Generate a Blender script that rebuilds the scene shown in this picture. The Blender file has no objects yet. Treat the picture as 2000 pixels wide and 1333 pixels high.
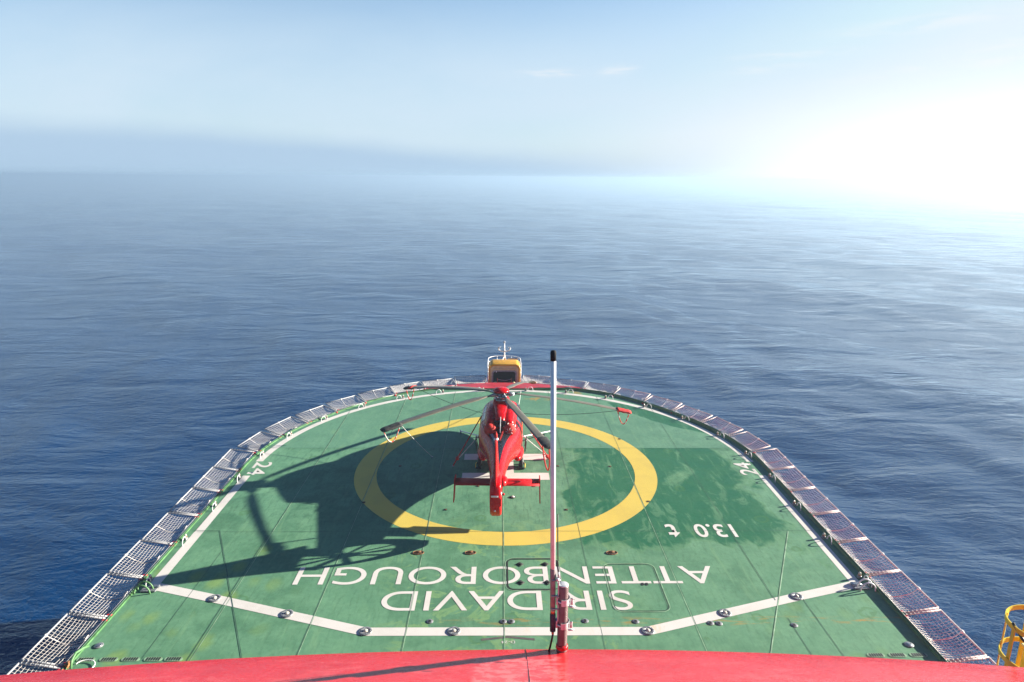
import bpy, math, random
from mathutils import Vector, Matrix
random.seed(7)
R = math.radians
S = bpy.context.scene
COL = S.collection
SEA_Z = -12.0

# ------------------------------------------------------------------ helpers
class MB:
    """collects polygons, builds ONE mesh object"""
    def __init__(s): s.v = []; s.f = []; s.sm = []
    def add(s, vs, fs, smooth=False):
        o = len(s.v); s.v += [tuple(v) for v in vs]
        for f in fs: s.f.append(tuple(i + o for i in f)); s.sm.append(smooth)
        return s
    def box(s, c, d, rot=None):
        x, y, z = d[0]/2, d[1]/2, d[2]/2
        vs = [Vector((a, b, e)) for e in (-z, z) for a, b in ((-x,-y),(x,-y),(x,y),(-x,y))]
        if rot is not None: vs = [rot @ v for v in vs]
        vs = [v + Vector(c) for v in vs]
        return s.add(vs, [(3,2,1,0),(4,5,6,7),(0,1,5,4),(1,2,6,5),(2,3,7,6),(3,0,4,7)])
    def bbox(s, c, d, b=0.02, rot=None):
        """box with chamfered vertical and horizontal edges"""
        x, y, z = d[0]/2, d[1]/2, d[2]/2
        rings = []
        for zz, k in ((-z, b), (-z + b, 0), (z - b, 0), (z, b)):
            xx, yy = x - k, y - k; q = b
            rings.append([Vector(p) for p in ((-xx+q,-yy,zz),(xx-q,-yy,zz),(xx,-yy+q,zz),(xx,yy-q,zz),(xx-q,yy,zz),(-xx+q,yy,zz),(-xx,yy-q,zz),(-xx,-yy+q,zz))])
        if rot is not None: rings = [[rot @ v for v in r] for r in rings]
        rings = [[v + Vector(c) for v in r] for r in rings]
        return s.loft(rings, smooth=False)
    def loft(s, rings, cap=True, closed=True, smooth=True):
        n = len(rings[0]); vs = [v for r in rings for v in r]; fs = []
        m = n if closed else n - 1
        for i in range(len(rings) - 1):
            for j in range(m):
                k = (j + 1) % n
                fs.append((i*n + j, i*n + k, (i+1)*n + k, (i+1)*n + j))
        s.add(vs, fs, smooth)
        if cap and closed:
            o = len(s.v) - len(vs)
            s.f.append(tuple(o + j for j in reversed(range(n)))); s.sm.append(False)
            s.f.append(tuple(o + (len(rings)-1)*n + j for j in range(n))); s.sm.append(False)
        return s
    def tube(s, path, r, n=8, cap=True, smooth=True):
        P = [Vector(p) for p in path]; m = len(P)
        rr = r if isinstance(r, (list, tuple)) else [r]*m
        rings = []; up = None
        for i in range(m):
            d = (P[min(i+1, m-1)] - P[max(i-1, 0)])
            if d.length < 1e-9: d = Vector((0,0,1))
            d.normalize()
            if up is None:
                a = Vector((0,0,1)) if abs(d.z) < .9 else Vector((1,0,0))
                up = d.cross(a).normalized()
            else:
                up = (up - d*up.dot(d)).normalized()
            w = d.cross(up)
            rings.append([P[i] + (up*math.cos(t) + w*math.sin(t))*rr[i] for t in [2*math.pi*j/n for j in range(n)]])
        return s.loft(rings, cap, True, smooth)
    def lathe(s, prof, c=(0,0,0), axis='Z', n=24, smooth=True):
        rings = []
        for r, h in prof:
            ring = []
            for j in range(n):
                t = 2*math.pi*j/n; a, b = r*math.cos(t), r*math.sin(t)
                p = {'Z': (a, b, h), 'X': (h, a, b), 'Y': (b, h, a)}[axis]
                ring.append(Vector(p) + Vector(c))
            rings.append(ring)
        return s.loft(rings, True, True, smooth)
    def poly(s, pts):
        return s.add(pts, [tuple(range(len(pts)))])
    def strip(s, inner, outer, closed=False):
        n = len(inner); fs = []
        for i in range(n if closed else n-1):
            k = (i+1) % n
            fs.append((i, n+i, n+k, k))
        return s.add(list(inner)+list(outer), fs)
    def line(s, a, b, w, z):
        a = Vector((a[0], a[1], 0)); b = Vector((b[0], b[1], 0)); d = (b-a).normalized(); q = Vector((-d.y, d.x, 0))*w/2
        return s.add([(a-q)+Vector((0,0,z)), (b-q)+Vector((0,0,z)), (b+q)+Vector((0,0,z)), (a+q)+Vector((0,0,z))], [(0,1,2,3)])
    def build(s, name, mat, parent=None):
        me = bpy.data.meshes.new(name); me.from_pydata(s.v, [], s.f); me.update()
        me.polygons.foreach_set('use_smooth', s.sm)
        if mat: me.materials.append(mat)
        o = bpy.data.objects.new(name, me); COL.objects.link(o)
        if parent: o.parent = parent
        return o

def recalc(o):
    import bmesh
    bm = bmesh.new(); bm.from_mesh(o.data); bmesh.ops.recalc_face_normals(bm, faces=bm.faces); bm.to_mesh(o.data); bm.free()
    return o
def tag(o, label=None, cat=None, group=None, kind=None):
    if label: o['label'] = label
    if cat: o['category'] = cat
    if group: o['group'] = group
    if kind: o['kind'] = kind
    return o
def thing(name, label, cat, loc=(0,0,0), rz=0, group=None):
    o = bpy.data.objects.new(name, None); COL.objects.link(o); o.empty_display_size = .2
    o.location = loc; o.rotation_euler = (0, 0, rz)
    return tag(o, label, cat, group)
def copy_tree(o, parent=None):
    c = o.copy(); COL.objects.link(c)
    if parent: c.parent = parent
    for ch in list(o.children): copy_tree(ch, c)
    return c
def sagline(a, b, sag, n=10):
    a, b = Vector(a), Vector(b)
    return [a.lerp(b, t) - Vector((0,0,sag*4*t*(1-t))) for t in [i/n for i in range(n+1)]]
ORD = ['first','second','third','fourth','fifth','sixth','seventh','eighth','ninth','tenth','eleventh','twelfth','thirteenth','fourteenth','fifteenth','sixteenth','seventeenth','eighteenth']

# ------------------------------------------------------------------ node helper
class NT:
    def __init__(s, tree): s.t = tree; s.N = tree.nodes; s.L = tree.links
    def n(s, typ, ins=None, **kw):
        x = s.N.new(typ)
        for k, v in kw.items(): setattr(x, k, v)
        for k, v in (ins or {}).items():
            if hasattr(v, 'is_linked') or isinstance(v, bpy.types.NodeSocket): s.L.new(v, x.inputs[k])
            else: x.inputs[k].default_value = v
        return x
    def m(s, op, a, b=0.0, c=None, clamp=False):
        x = s.N.new('ShaderNodeMath'); x.operation = op; x.use_clamp = clamp
        for i, v in enumerate((a, b, c)):
            if v is None: continue
            if isinstance(v, bpy.types.NodeSocket): s.L.new(v, x.inputs[i])
            else: x.inputs[i].default_value = v
        return x.outputs[0]
    def mr(s, v, a, b, c=0., d=1., smooth=True):
        x = s.N.new('ShaderNodeMapRange'); x.interpolation_type = 'SMOOTHSTEP' if smooth else 'LINEAR'
        s.L.new(v, x.inputs[0])
        for i, q in enumerate((a, b, c, d)): x.inputs[i+1].default_value = q
        return x.outputs[0]
    def mix(s, f, a, b, mode='MIX'):
        x = s.N.new('ShaderNodeMix'); x.data_type = 'RGBA'; x.blend_type = mode
        for i, v in ((0, f), (6, a), (7, b)):
            if isinstance(v, bpy.types.NodeSocket): s.L.new(v, x.inputs[i])
            elif i: x.inputs[i].default_value = (*v[:3], 1)
            else: x.inputs[0].default_value = v
        return x.outputs[2]
    def noise(s, vec, scale, detail=4, rough=.55, dist=0., out=0):
        x = s.n('ShaderNodeTexNoise', {'Vector': vec, 'Scale': scale, 'Detail': detail, 'Roughness': rough, 'Distortion': dist})
        return x.outputs[out]
    def scaled(s, vec, sc, rot=(0,0,0), loc=(0,0,0)):
        x = s.n('ShaderNodeMapping', {'Vector': vec, 'Scale': sc, 'Rotation': rot, 'Location': loc})
        return x.outputs[0]
def new_mat(name):
    m = bpy.data.materials.new(name); m.use_nodes = True
    t = NT(m.node_tree); b = t.N['Principled BSDF']
    return m, t, b
def paint(name, col, rough=.45, metal=0., coat=0., var=.12, scale=6., bump=0., spec=.5, dirt=None):
    m, t, b = new_mat(name)
    co = t.n('ShaderNodeTexCoord').outputs['Object']
    n1 = t.noise(co, scale, 5, .6)
    dark = tuple(c*(1-var*1.6) for c in col); lite = tuple(min(1, c*(1+var)) for c in col)
    c = t.mix(t.mr(n1, .3, .7), dark, lite)
    if dirt:
        n2 = t.noise(co, scale*.7, 6, .65, .6)
        c = t.mix(t.mr(n2, .58, .72), c, dirt)
    t.L.new(c, b.inputs['Base Color'])
    t.L.new(t.mr(n1, .3, .7, max(.03, rough-.08), rough+.08), b.inputs['Roughness'])
    b.inputs['Metallic'].default_value = metal
    b.inputs['Coat Weight'].default_value = coat; b.inputs['Coat Roughness'].default_value = .06
    b.inputs['Specular IOR Level'].default_value = spec
    if bump:
        bp = t.n('ShaderNodeBump', {'Height': t.noise(co, scale*6, 3), 'Strength': bump, 'Distance': .01})
        t.L.new(bp.outputs[0], b.inputs['Normal'])
    return m

RED = (.62, .012, .018)
M = {}
M['red'] = paint('helicopter_red', (.46,.004,.008), .24, coat=.06, var=.10, scale=3, spec=.14)
M['red_matte'] = paint('tailplane_red', (.40,.004,.007), .6, var=.12, scale=3, spec=.15)
M['red_fabric'] = paint('red_fabric', (.5,.015,.01), .8, var=.25, scale=9, bump=.3)
M['rope_red'] = paint('red_rope', (.55,.03,.02), .8, var=.2, scale=20)
M['black'] = paint('black_paint', (.012,.014,.018), .3, coat=.3)
M['cap_rubber'] = paint('cap_rubber', (.012,.012,.013), .75, spec=.2)
M['rubber'] = paint('tyre_rubber', (.02,.02,.02), .8)
M['glass'] = paint('dark_glass', (.01,.015,.02), .06, coat=.5, var=0)
M['blade'] = paint('blade_grey', (.135,.125,.09), .42, var=.1, scale=2)
M['blade_cover'] = paint('blade_cover_cloth', (.028,.03,.027), .75, var=.5, scale=14, bump=.5)
M['steel'] = paint('steel', (.32,.34,.36), .35, metal=.8, var=.25, scale=20)
M['white'] = paint('white_paint', (.75,.76,.76), .45, var=.06, scale=8)
M['white_strap'] = paint('white_strap', (.7,.7,.68), .8, var=.1, scale=20)
M['yellow'] = paint('yellow_paint', (.62,.33,.03), .42, var=.15, scale=5, dirt=(.35,.15,.03))
M['cage_yellow'] = paint('cage_yellow', (.70,.54,.03), .4, var=.12, scale=7)
M['beige'] = paint('beige_paint', (.60,.55,.30), .5, var=.1, scale=6)
M['dark'] = paint('dark_interior', (.012,.012,.016), .6)
M['grey'] = paint('grey_paint', (.3,.31,.33), .5, var=.15)
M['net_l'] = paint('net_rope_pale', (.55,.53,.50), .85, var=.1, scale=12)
M['net_r'] = paint('net_rope_pink_lit', (.88,.80,.76), .85, var=.14, scale=12)  # pink of the light on this side put into the rope colour
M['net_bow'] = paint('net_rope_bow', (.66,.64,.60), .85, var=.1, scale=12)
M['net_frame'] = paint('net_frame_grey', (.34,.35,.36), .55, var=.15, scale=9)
M['net_frame_r'] = paint('net_frame_pink_lit', (.62,.50,.47), .6, var=.18, scale=9)  # same pink light painted into the frame colour
M['bracket_red'] = paint('bracket_red', (.45,.02,.02), .5, var=.2)
M['green_edge'] = paint('green_coaming', (.075,.19,.07), .5, var=.2, scale=3)
M['green_dark'] = paint('green_plate', (.045,.14,.085), .5, var=.2, scale=3)
M['green_side'] = paint('green_side', (.02,.09,.05), .55, var=.2, scale=3)
M['bow_red'] = paint('bow_red', (.44,.03,.045), .45, var=.15, scale=2)
M['rust'] = paint('rust_metal', (.28,.12,.04), .8, var=.5, scale=25, dirt=(.05,.03,.02))
M['lamp_glass'] = paint('lamp_glass', (.5,.5,.42), .15, var=.1)
M['plate'] = paint('fitting_steel', (.22,.23,.24), .45, metal=.3, var=.3, scale=18)
M['hole'] = paint('dark_recess', (.01,.012,.01), .7)
M['post'] = paint('post_primer', (.17,.115,.115), .45, var=.15, scale=10)
M['antenna'] = paint('antenna_white', (.8,.78,.8), .3, var=.04)
M['sleeve'] = paint('antenna_sleeve', (.26,.22,.22), .45, var=.2, scale=12)
M['navy'] = paint('antenna_base_navy', (.015,.03,.06), .35)
M['copper'] = paint('copper', (.6,.3,.18), .35, metal=.8)
M['cable_or_shade'] = paint('black_cable', (.015,.015,.015), .5)
M['grey_deck'] = paint('upper_deck_grey', (.10,.12,.11), .7, var=.2, scale=2)
M['zinc'] = paint('zinc_clamp', (.6,.61,.62), .4, metal=.4, var=.1)

def striped(name, c1, c2, scale):
    m, t, b = new_mat(name); co = t.n('ShaderNodeTexCoord').outputs['Object']
    w = t.n('ShaderNodeTexWave', {'Vector': co, 'Scale': scale, 'Distortion': .5}); w.bands_direction = 'DIAGONAL'
    t.L.new(t.mix(t.mr(w.outputs['Fac'], .62, .7), c1, c2), b.inputs['Base Color']); b.inputs['Roughness'].default_value = .8
    return m
M['cord_stripe'] = striped('red_white_cord', (.6,.05,.03), (.62,.6,.56), 2.2)
# ------------------------------------------------------------------ helideck material
def deck_material():
    m, t, b = new_mat('green_deck_paint')
    co = t.n('ShaderNodeTexCoord').outputs['Object']
    sx = t.n('ShaderNodeSeparateXYZ', {'Vector': co}); X, Y = sx.outputs[0], sx.outputs[1]
    nl = t.noise(co, .22, 5, .6, .4)
    nm = t.noise(co, 1.1, 6, .62, .5)
    nf = t.noise(t.scaled(co, (9, 1.6, 1)), 1.0, 5, .6)
    base = t.mix(t.mr(nl, .35, .65), (.058,.168,.095), (.115,.275,.165))
    base = t.mix(t.m('MULTIPLY', t.mr(nm, .38, .68), .8), base, (.145,.32,.19))
    base = t.mix(t.m('MULTIPLY', t.mr(nf, .48, .7), .5), base, (.042,.12,.072))
    # plates forward of the cross seam are a bluer, paler green
    fwd = t.mr(Y, 2.30, 2.34)
    base = t.mix(t.m('MULTIPLY', fwd, .55), base, (.115,.265,.18))
    aft = t.mr(Y, -4.2, -6.2)
    base = t.mix(t.m('MULTIPLY', aft, .35), base, (.115,.265,.145))
    # wet, freshly washed patches on the right half, aft of the seam
    sx_m = t.m('MULTIPLY', t.mr(X, .8, 4.5), t.mr(X, 12.5, 9.6))
    sy_m = t.m('MULTIPLY', t.mr(Y, -8.2, -5.6), t.mr(Y, 2.35, 2.31))
    reg = t.m('MULTIPLY', sx_m, sy_m)
    nw = t.noise(t.scaled(co, (1, .75, 1), (0,0,.5)), .42, 7, .62, .9)
    wet = t.mr(t.m('ADD', nw, t.m('MULTIPLY', reg, .37)), .655, .80)
    # a second wet streak near the forward right edge
    e1 = t.m('ADD', t.m('POWER', t.m('DIVIDE', t.m('SUBTRACT', X, 9.1), 2.6), 2), t.m('POWER', t.m('DIVIDE', t.m('ADD', t.m('SUBTRACT', Y, 6.7), t.m('MULTIPLY', t.m('SUBTRACT', X, 9.1), .95)), 1.0), 2))
    wet2 = t.mr(t.m('ADD', e1, t.m('MULTIPLY', t.m('SUBTRACT', nw, .5), 2.5)), 1.05, .85)
    wet = t.m('MAXIMUM', wet, wet2)
    dry = t.mr(t.noise(t.scaled(co, (1.3,.5,1), (0,0,.6)), 1.1, 7, .7, 1.0), .54, .62)
    wet = t.m('MULTIPLY', wet, t.m('SUBTRACT', 1., t.m('MULTIPLY', dry, .4)))
    col = t.mix(t.m('MULTIPLY', wet, .85), base, (.012,.12,.05))
    # drying tide marks: pale rim at the edge of the wet patches
    rim = t.m('MULTIPLY', t.mr(t.m('ADD', nw, t.m('MULTIPLY', reg, .37)), .66, .71), t.m('SUBTRACT', 1., wet))
    col = t.mix(t.m('MULTIPLY', rim, .5), col, (.135,.29,.14))
    # round dried puddle rings
    vo = t.n('ShaderNodeTexVoronoi', {'Vector': t.scaled(co, (.42,.42,1)), 'Scale': 1.0, 'Randomness': 1.0})
    dd = t.m('ADD', vo.outputs['Distance'], t.m('MULTIPLY', t.m('SUBTRACT', nm, .5), .22))
    ring = t.m('MULTIPLY', t.mr(dd, .07, .10), t.mr(dd, .135, .115))
    col = t.mix(t.m('MULTIPLY', ring, .42), col, (.06,.17,.05))
    # yellow-green algae blotches on the after corners
    v2 = t.n('ShaderNodeTexVoronoi', {'Vector': t.scaled(co, (1.05,.8,1)), 'Scale': 1.0, 'Randomness': .9})
    d2 = t.m('ADD', v2.outputs['Distance'], t.m('MULTIPLY', t.m('SUBTRACT', nm, .5), .5))
    corner = t.m('MULTIPLY', t.mr(X, -6.5, -9.), t.mr(Y, -5.4, -6.6))
    corner2 = t.m('MULTIPLY', t.mr(X, 6.2, 9.5), t.mr(Y, -9.6, -10.8))
    alg = t.m('MULTIPLY', t.mr(d2, .42, .12), t.m('ADD', corner, t.m('MULTIPLY', corner2, .45)))
    col = t.mix(t.m('MULTIPLY', alg, .55), col, (.22,.34,.08))
    # white-ish water lines near the lettering
    nn = t.noise(co, .55, 7, .6, 1.2)
    tide = t.m('MULTIPLY', t.mr(nn, .55, .57), t.mr(nn, .66, .60))
    tide = t.m('MULTIPLY', tide, t.m('MULTIPLY', t.mr(Y, -4, -7), t.mr(t.m('ABSOLUTE', X), 5, 2.5)))
    col = t.mix(t.m('MULTIPLY', tide, .85), col, (.17,.32,.14))
    # rust weeping along the row of drain slots and at the bow
    rb = t.m('MULTIPLY', t.mr(t.m('ABSOLUTE', t.m('ADD', Y, 11.43)), .30, .03), t.mr(t.noise(t.scaled(co, (1.1, 6, 1)), 1, 5, .6, .4), .50, .66))
    rb = t.m('MULTIPLY', rb, t.mr(X, -4, 1.5))
    rx = t.m('ADD', t.m('POWER', t.m('DIVIDE', t.m('SUBTRACT', X, 2.05), .95), 2), t.m('POWER', t.m('DIVIDE', t.m('SUBTRACT', Y, 10.05), .55), 2))
    rx2 = t.m('ADD', t.m('POWER', t.m('DIVIDE', t.m('SUBTRACT', X, 4.3), .7), 2), t.m('POWER', t.m('DIVIDE', t.m('SUBTRACT', Y, 11.2), .6), 2))
    rr = t.m('MULTIPLY', t.mr(t.m('MINIMUM', rx, rx2), 1.0, .2), t.mr(nm, .45, .58))
    rust = t.m('MAXIMUM', rb, rr)
    col = t.mix(t.m('MULTIPLY', rust, .7), col, (.40,.22,.035))
    # grit and scuffs
    sp = t.noise(co, 26, 3, .6)
    col = t.mix(t.m('MULTIPLY', t.mr(sp, .60, .72), .5), col, (.03,.085,.055))
    g2 = t.noise(co, 6.5, 6, .7, .3)
    col = t.mix(t.m('MULTIPLY', t.mr(g2, .36, .62), .4), t.mix(1., col, (.80,.82,.80), 'MULTIPLY'), t.mix(1., col, (1.14,1.10,1.10), 'MULTIPLY'))
    st = t.noise(t.scaled(co, (2.6,.32,1), (0,0,.12)), 1, 6, .65, .6)
    col = t.mix(t.m('MULTIPLY', t.mr(st, .55, .72), .4), col, (.16,.31,.16))
    sc = t.noise(t.scaled(co, (22, 3.2, 1), (0,0,.7)), 1, 4, .6, .5)
    col = t.mix(t.m('MULTIPLY', t.mr(sc, .68, .75), .22), col, (.19,.33,.24))
    t.L.new(col, b.inputs['Base Color'])
    rgh = t.m('SUBTRACT', t.mr(nm, .3, .7, .62, .8), t.m('MULTIPLY', wet, .22))
    t.L.new(rgh, b.inputs['Roughness'])
    b.inputs['Specular IOR Level'].default_value = .2
    bp = t.n('ShaderNodeBump', {'Height': t.m('ADD', t.noise(co, 60, 3), t.m('MULTIPLY', t.noise(co, 1.6, 3), 6)), 'Strength': .25, 'Distance': .004})
    t.L.new(bp.outputs[0], b.inputs['Normal'])
    return m
def marking_material(name, col, dirt, wear):
    m, t, b = new_mat(name)
    co = t.n('ShaderNodeTexCoord').outputs['Object']
    n1 = t.noise(co, .8, 6, .62, .5); n2 = t.noise(co, 5, 5, .65, .3)
    c = t.mix(t.m('MULTIPLY', t.mr(n1, .42, .7), .6), col, dirt)
    c = t.mix(t.m('MULTIPLY', t.mr(n2, .60, .74), wear), c, dirt)
    sx = t.n('ShaderNodeSeparateXYZ', {'Vector': co})
    rs = t.m('MULTIPLY', t.mr(t.m('ABSOLUTE', t.m('ADD', sx.outputs[1], 11.3)), .9, .2), t.mr(t.noise(t.scaled(co, (1.4,.5,1)), 1, 4, .6, .3), .57, .68))
    rs = t.m('MULTIPLY', rs, t.mr(sx.outputs[0], -1, 2.5))
    c = t.mix(t.m('MULTIPLY', rs, .55), c, (.62,.36,.10))
    t.L.new(c, b.inputs['Base Color']); b.inputs['Roughness'].default_value = .62
    b.inputs['Specular IOR Level'].default_value = .35
    bp = t.n('ShaderNodeBump', {'Height': t.noise(co, 60, 3), 'Strength': .2, 'Distance': .004})
    t.L.new(bp.outputs[0], b.inputs['Normal'])
    return m
M['deck'] = deck_material()
M['mark_yellow'] = marking_material('deck_yellow_paint', (.57,.44,.078), (.48,.37,.075), .35)
M['mark_white'] = marking_material('deck_white_paint', (.60,.585,.54), (.50,.485,.43), .3)
M['mark_grey'] = paint('deck_charcoal_paint', (.10,.085,.08), .6)
M['groove'] = paint('plate_groove', (.04,.11,.07), .7, var=.3, scale=2)
M['weld'] = paint('weld_bead', (.26,.42,.26), .6, var=.3, scale=2)  # paler than the plating: sunlit weld edges put into the colour

# ------------------------------------------------------------------ helideck
def r_edge(a):
    d = abs(math.degrees(a))
    if d > 54: return 12.25
    return 12.25 + .5*min(1, (54-d)/24)
def edge_loop(off=0., back=-22.5, n=96):
    pts = [(12.25+off, back)]
    for i in range(n+1):
        a = R(90) - R(180)*i/n
        r = r_edge(a)+off; x, y = r*math.sin(a), r*math.cos(a)
        pts.append((x, min(y, 11.95+off)))
    pts.append((-12.25-off, back))
    return pts
def polygrid(pts, z0, z1, mat, name, parent=None):
    mb = MB(); n = len(pts)
    mb.poly([(x, y, z1) for x, y in pts]); mb.poly([(x, y, z0) for x, y in reversed(pts)])
    mb.add([(x,y,z0) for x,y in pts]+[(x,y,z1) for x,y in pts], [((i+1)%n, i, n+i, n+(i+1)%n)[::-1] for i in range(n)])
    return recalc(mb.build(name, mat, parent))
deck = polygrid(edge_loop(), -.35, 0., M['deck'], 'helideck')
tag(deck, kind='structure')
# raised coaming round the edge (a part of the deck)
el = edge_loop(); eo = edge_loop(.09)
# leave the bow plate open
mb = MB()
for seg in (range(0, len(el)-1),):
    a = [(x,y,.004) for x,y in el]; 
    A0=[(x,y,-.34) for x,y in el]; A1=[(x,y,.11 if x > 2 else .055) for x,y in el]; B0=[(x,y,-.34) for x,y in eo]; B1=[(x,y,.11 if x > 2 else .055) for x,y in eo]
    n=len(el); mb.add(A0+A1+B1+B0, [(i,i+1,n+i+1,n+i) for i in range(n-1)]+[(n+i,n+i+1,2*n+i+1,2*n+i) for i in range(n-1)]+[(2*n+i,2*n+i+1,3*n+i+1,3*n+i) for i in range(n-1)])
recalc(mb.build('coaming', M['green_edge'], deck))
# thin rail riding on the coaming
mb = MB(); mb.tube([(x*1.001,y*1.001,.13 if x > 2 else .075) for x,y in edge_loop(.045)], .018, 6); mb.build('edge_rail', M['green_side'], deck)

Z1, Z2 = .004, .008
def arc(r, a0, a1, n=90, z=Z1): return [(r*math.sin(R(a0+(a1-a0)*i/n)), r*math.cos(R(a0+(a1-a0)*i/n)), z) for i in range(n+1)]
mb = MB(); mb.strip(arc(6,0,360,160), arc(7,0,360,160)); recalc(mb.build('touchdown_ring', M['mark_yellow'], deck))
mb = MB()
inn = [(-11.64,-9.52,Z1),(-11.66,-4,Z1)]+arc(11.66,-90,90,120)+[(11.66,-4,Z1),(11.62,-9.55,Z1)]
out = [(-12.0,-9.40,Z1),(-12.0,-4,Z1)]+arc(12.0,-90,90,120)+[(12.0,-4,Z1),(11.96,-9.43,Z1)]
out = [(x, min(y, 11.9), z) for x,y,z in out]
mb.strip(inn, out)
recalc(mb.build('perimeter_line', M['mark_white'], deck))
mb = MB()
cl = [(-11.9,-9.45),(-9.50,-10.19),(-4.32,-11.87),(4.19,-11.90),(9.44,-10.22),(11.85,-9.50)]
def offs(pl, d):
    res = []
    for i, p in enumerate(pl):
        a = Vector(pl[max(i-1,0)]); b = Vector(pl[min(i+1,len(pl)-1)]); p = Vector(p)
        t1 = (p-a).normalized() if i else (b-p).normalized(); t2 = (b-p).normalized() if i < len(pl)-1 else t1
        tt = (t1+t2).normalized(); q = Vector((-tt.y, tt.x)); k = d/max(.3, q.dot(Vector((-t1.y, t1.x))))
        res.append((p.x+q.x*k, p.y+q.y*k, Z1+.002))
    return res
mb.strip(offs(cl, .19), offs(cl, -.19)); recalc(mb.build('baseline_marking', M['mark_white'], deck))
# the H
mb = MB()
mb.poly([(-2.02,.86,Z1),(2.02,.86,Z1),(2.02,1.58,Z1),(-2.02,1.58,Z1)])
mb.poly([(-2.02,-1.37,Z1),(1.97,-1.37,Z1),(1.97,-.63,Z1),(-2.02,-.63,Z1)])
mb.poly([(-.36,-.63,Z1),(.36,-.63,Z1),(.36,.86,Z1),(-.36,.86,Z1)])
mb.build('landing_letter', M['mark_white'], deck)
# chevron
mb = MB(); mb.strip([(-.83,-12.21,Z1),(-.04,-11.99-.1,Z1),(.75,-12.21,Z1)], [(-.83,-12.30,Z1),(-.04,-12.18,Z1),(.75,-12.30,Z1)])
recalc(mb.build('chevron_marking', M['mark_grey'], deck))
# plate seams
mb = MB(); wb = MB()
def yfront(x): return math.sqrt(12.1**2 - x*x) if abs(x) < 11.9 else -1
for k in range(-4, 5):
    x = -.17 + 2.955*k
    if abs(x) > 12: continue
    y0 = -22. if abs(x) < 8.6 else -13.
    if k == -4: pts = ((x,-5.95),(x,2.0))
    mb.line((x, -22 if abs(x) < 8.2 else -5.95), (x, yfront(x)-.05), .014, Z2)
    if k in (-2,-1,0,-3): wb.line((x+.03, -22), (x+.03, yfront(x)-.4), .018, Z2)  # pale strips paint the sunlit edge of the left-hand welds
    elif k == 2: wb.line((x-.03, -22), (x-.03, 2.3), .014, Z2)
for y in (2.32, -5.95): mb.line((-11.9,y), (11.9,y), .014, Z2+.0015)
mb.line((-11.07,-5.85), (-7.4,-13.4), .026, Z2+.003); mb.line((-12.1,-5.86),(-11.07,-5.86), .02, Z2+.003)
wb.line((10.92,-6.0), (7.3,-13.4), .035, Z2+.003); mb.line((8.67,-10.4),(8.67,-5.9), .02, Z2+.003)
mb.line((9.6,-10.2),(9.6,-16), .02, Z2); mb.line((8.7,-11.3),(8.7,-16), .02, Z2)
mb.line((-9.1,-6.2),(-9.1,-16), .02, Z2); mb.line((-10.4,-7.2),(-10.4,-13), .015, Z2)
mb.build('plate_seam', M['groove'], deck); wb.build('lit_weld_seam', M['weld'], deck)
# oval outlines of hatches on the deck plating
def rrect_outline(mbx, x0, y0, x1, y1, r, w, z):
    def loop(d):
        pts = []
        for cx, cy, a0 in ((x1-r,y1-r,0),(x0+r,y1-r,90),(x0+r,y0+r,180),(x1-r,y0+r,270)):
            for i in range(7):
                a = R(a0 + 15*i); pts.append((cx+(r+d)*math.cos(a), cy+(r+d)*math.sin(a), z))
        return pts
    mbx.strip(loop(0), loop(w), True)
    return loop(0)

# lettering painted on the deck (built from the default vector font)
def text_obj(txt, name, cx, cy, w, h, rz, mat, z=Z1+.003, parent=deck, bold=.0, gap=1.0):
    cu = bpy.data.curves.new(name, 'FONT'); cu.body = txt; cu.size = 1; cu.offset = bold; cu.space_character = gap
    o = bpy.data.objects.new(name, cu); COL.objects.link(o)
    dg = bpy.context.evaluated_depsgraph_get(); me = bpy.data.meshes.new_from_object(o.evaluated_get(dg))
    COL.objects.unlink(o); bpy.data.objects.remove(o)
    xs = [v.co.x for v in me.vertices]; ys = [v.co.y for v in me.vertices]
    x0, x1, y0, y1 = min(xs), max(xs), min(ys), max(ys)
    c, s = math.cos(rz), math.sin(rz)
    for v in me.vertices:
        a = (v.co.x-(x0+x1)/2)/(x1-x0)*w; bb = (v.co.y-(y0+y1)/2)/(y1-y0)*h
        v.co = (cx + a*c - bb*s, cy + a*s + bb*c, z)
    me.materials.clear(); me.materials.append(mat)
    ob = bpy.data.objects.new(name, me); COL.objects.link(ob); ob.parent = parent
    return ob
MW = M['mark_white']
text_obj('SIR DAVID', 'ship_name_lettering', -.06, -10.35, 8.08, 1.05, R(180), MW, gap=1.0)
text_obj('ATTENBOROUGH', 'ship_name_lettering', -.05, -8.92, 14.38, 1.06, R(180), MW, gap=1.02)
text_obj('13.0', 'weight_lettering', 8.07, -5.93, 1.56, 1.0, R(180), MW, bold=.015)
text_obj('t', 'weight_lettering', 6.43, -5.93, .46, 1.0, R(180), MW, bold=.015)
text_obj('24', 'size_lettering', -11.5, -.12, 1.42, .80, R(-90), MW, bold=.012, z=Z1+.004)
text_obj('24', 'size_lettering', 11.33, -.18, 1.40, .80, R(90), MW, bold=.012, z=Z1+.004)
text_obj('D-24', 'small_lettering', -.04, -12.37, .40, .11, R(180), MW)
# green ground behind the '24' where the line is broken
mb = MB(); mb.poly([(-12.02,-.92,Z1+.002),(-11.55,-.92,Z1+.002),(-11.55,.68,Z1+.002),(-12.02,.68,Z1+.002)])
mb.poly([(11.55,-.92,Z1+.002),(12.02,-.92,Z1+.002),(12.02,.62,Z1+.002),(11.55,.62,Z1+.002)]); mb.build('number_panel', M['deck'], deck)

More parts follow.
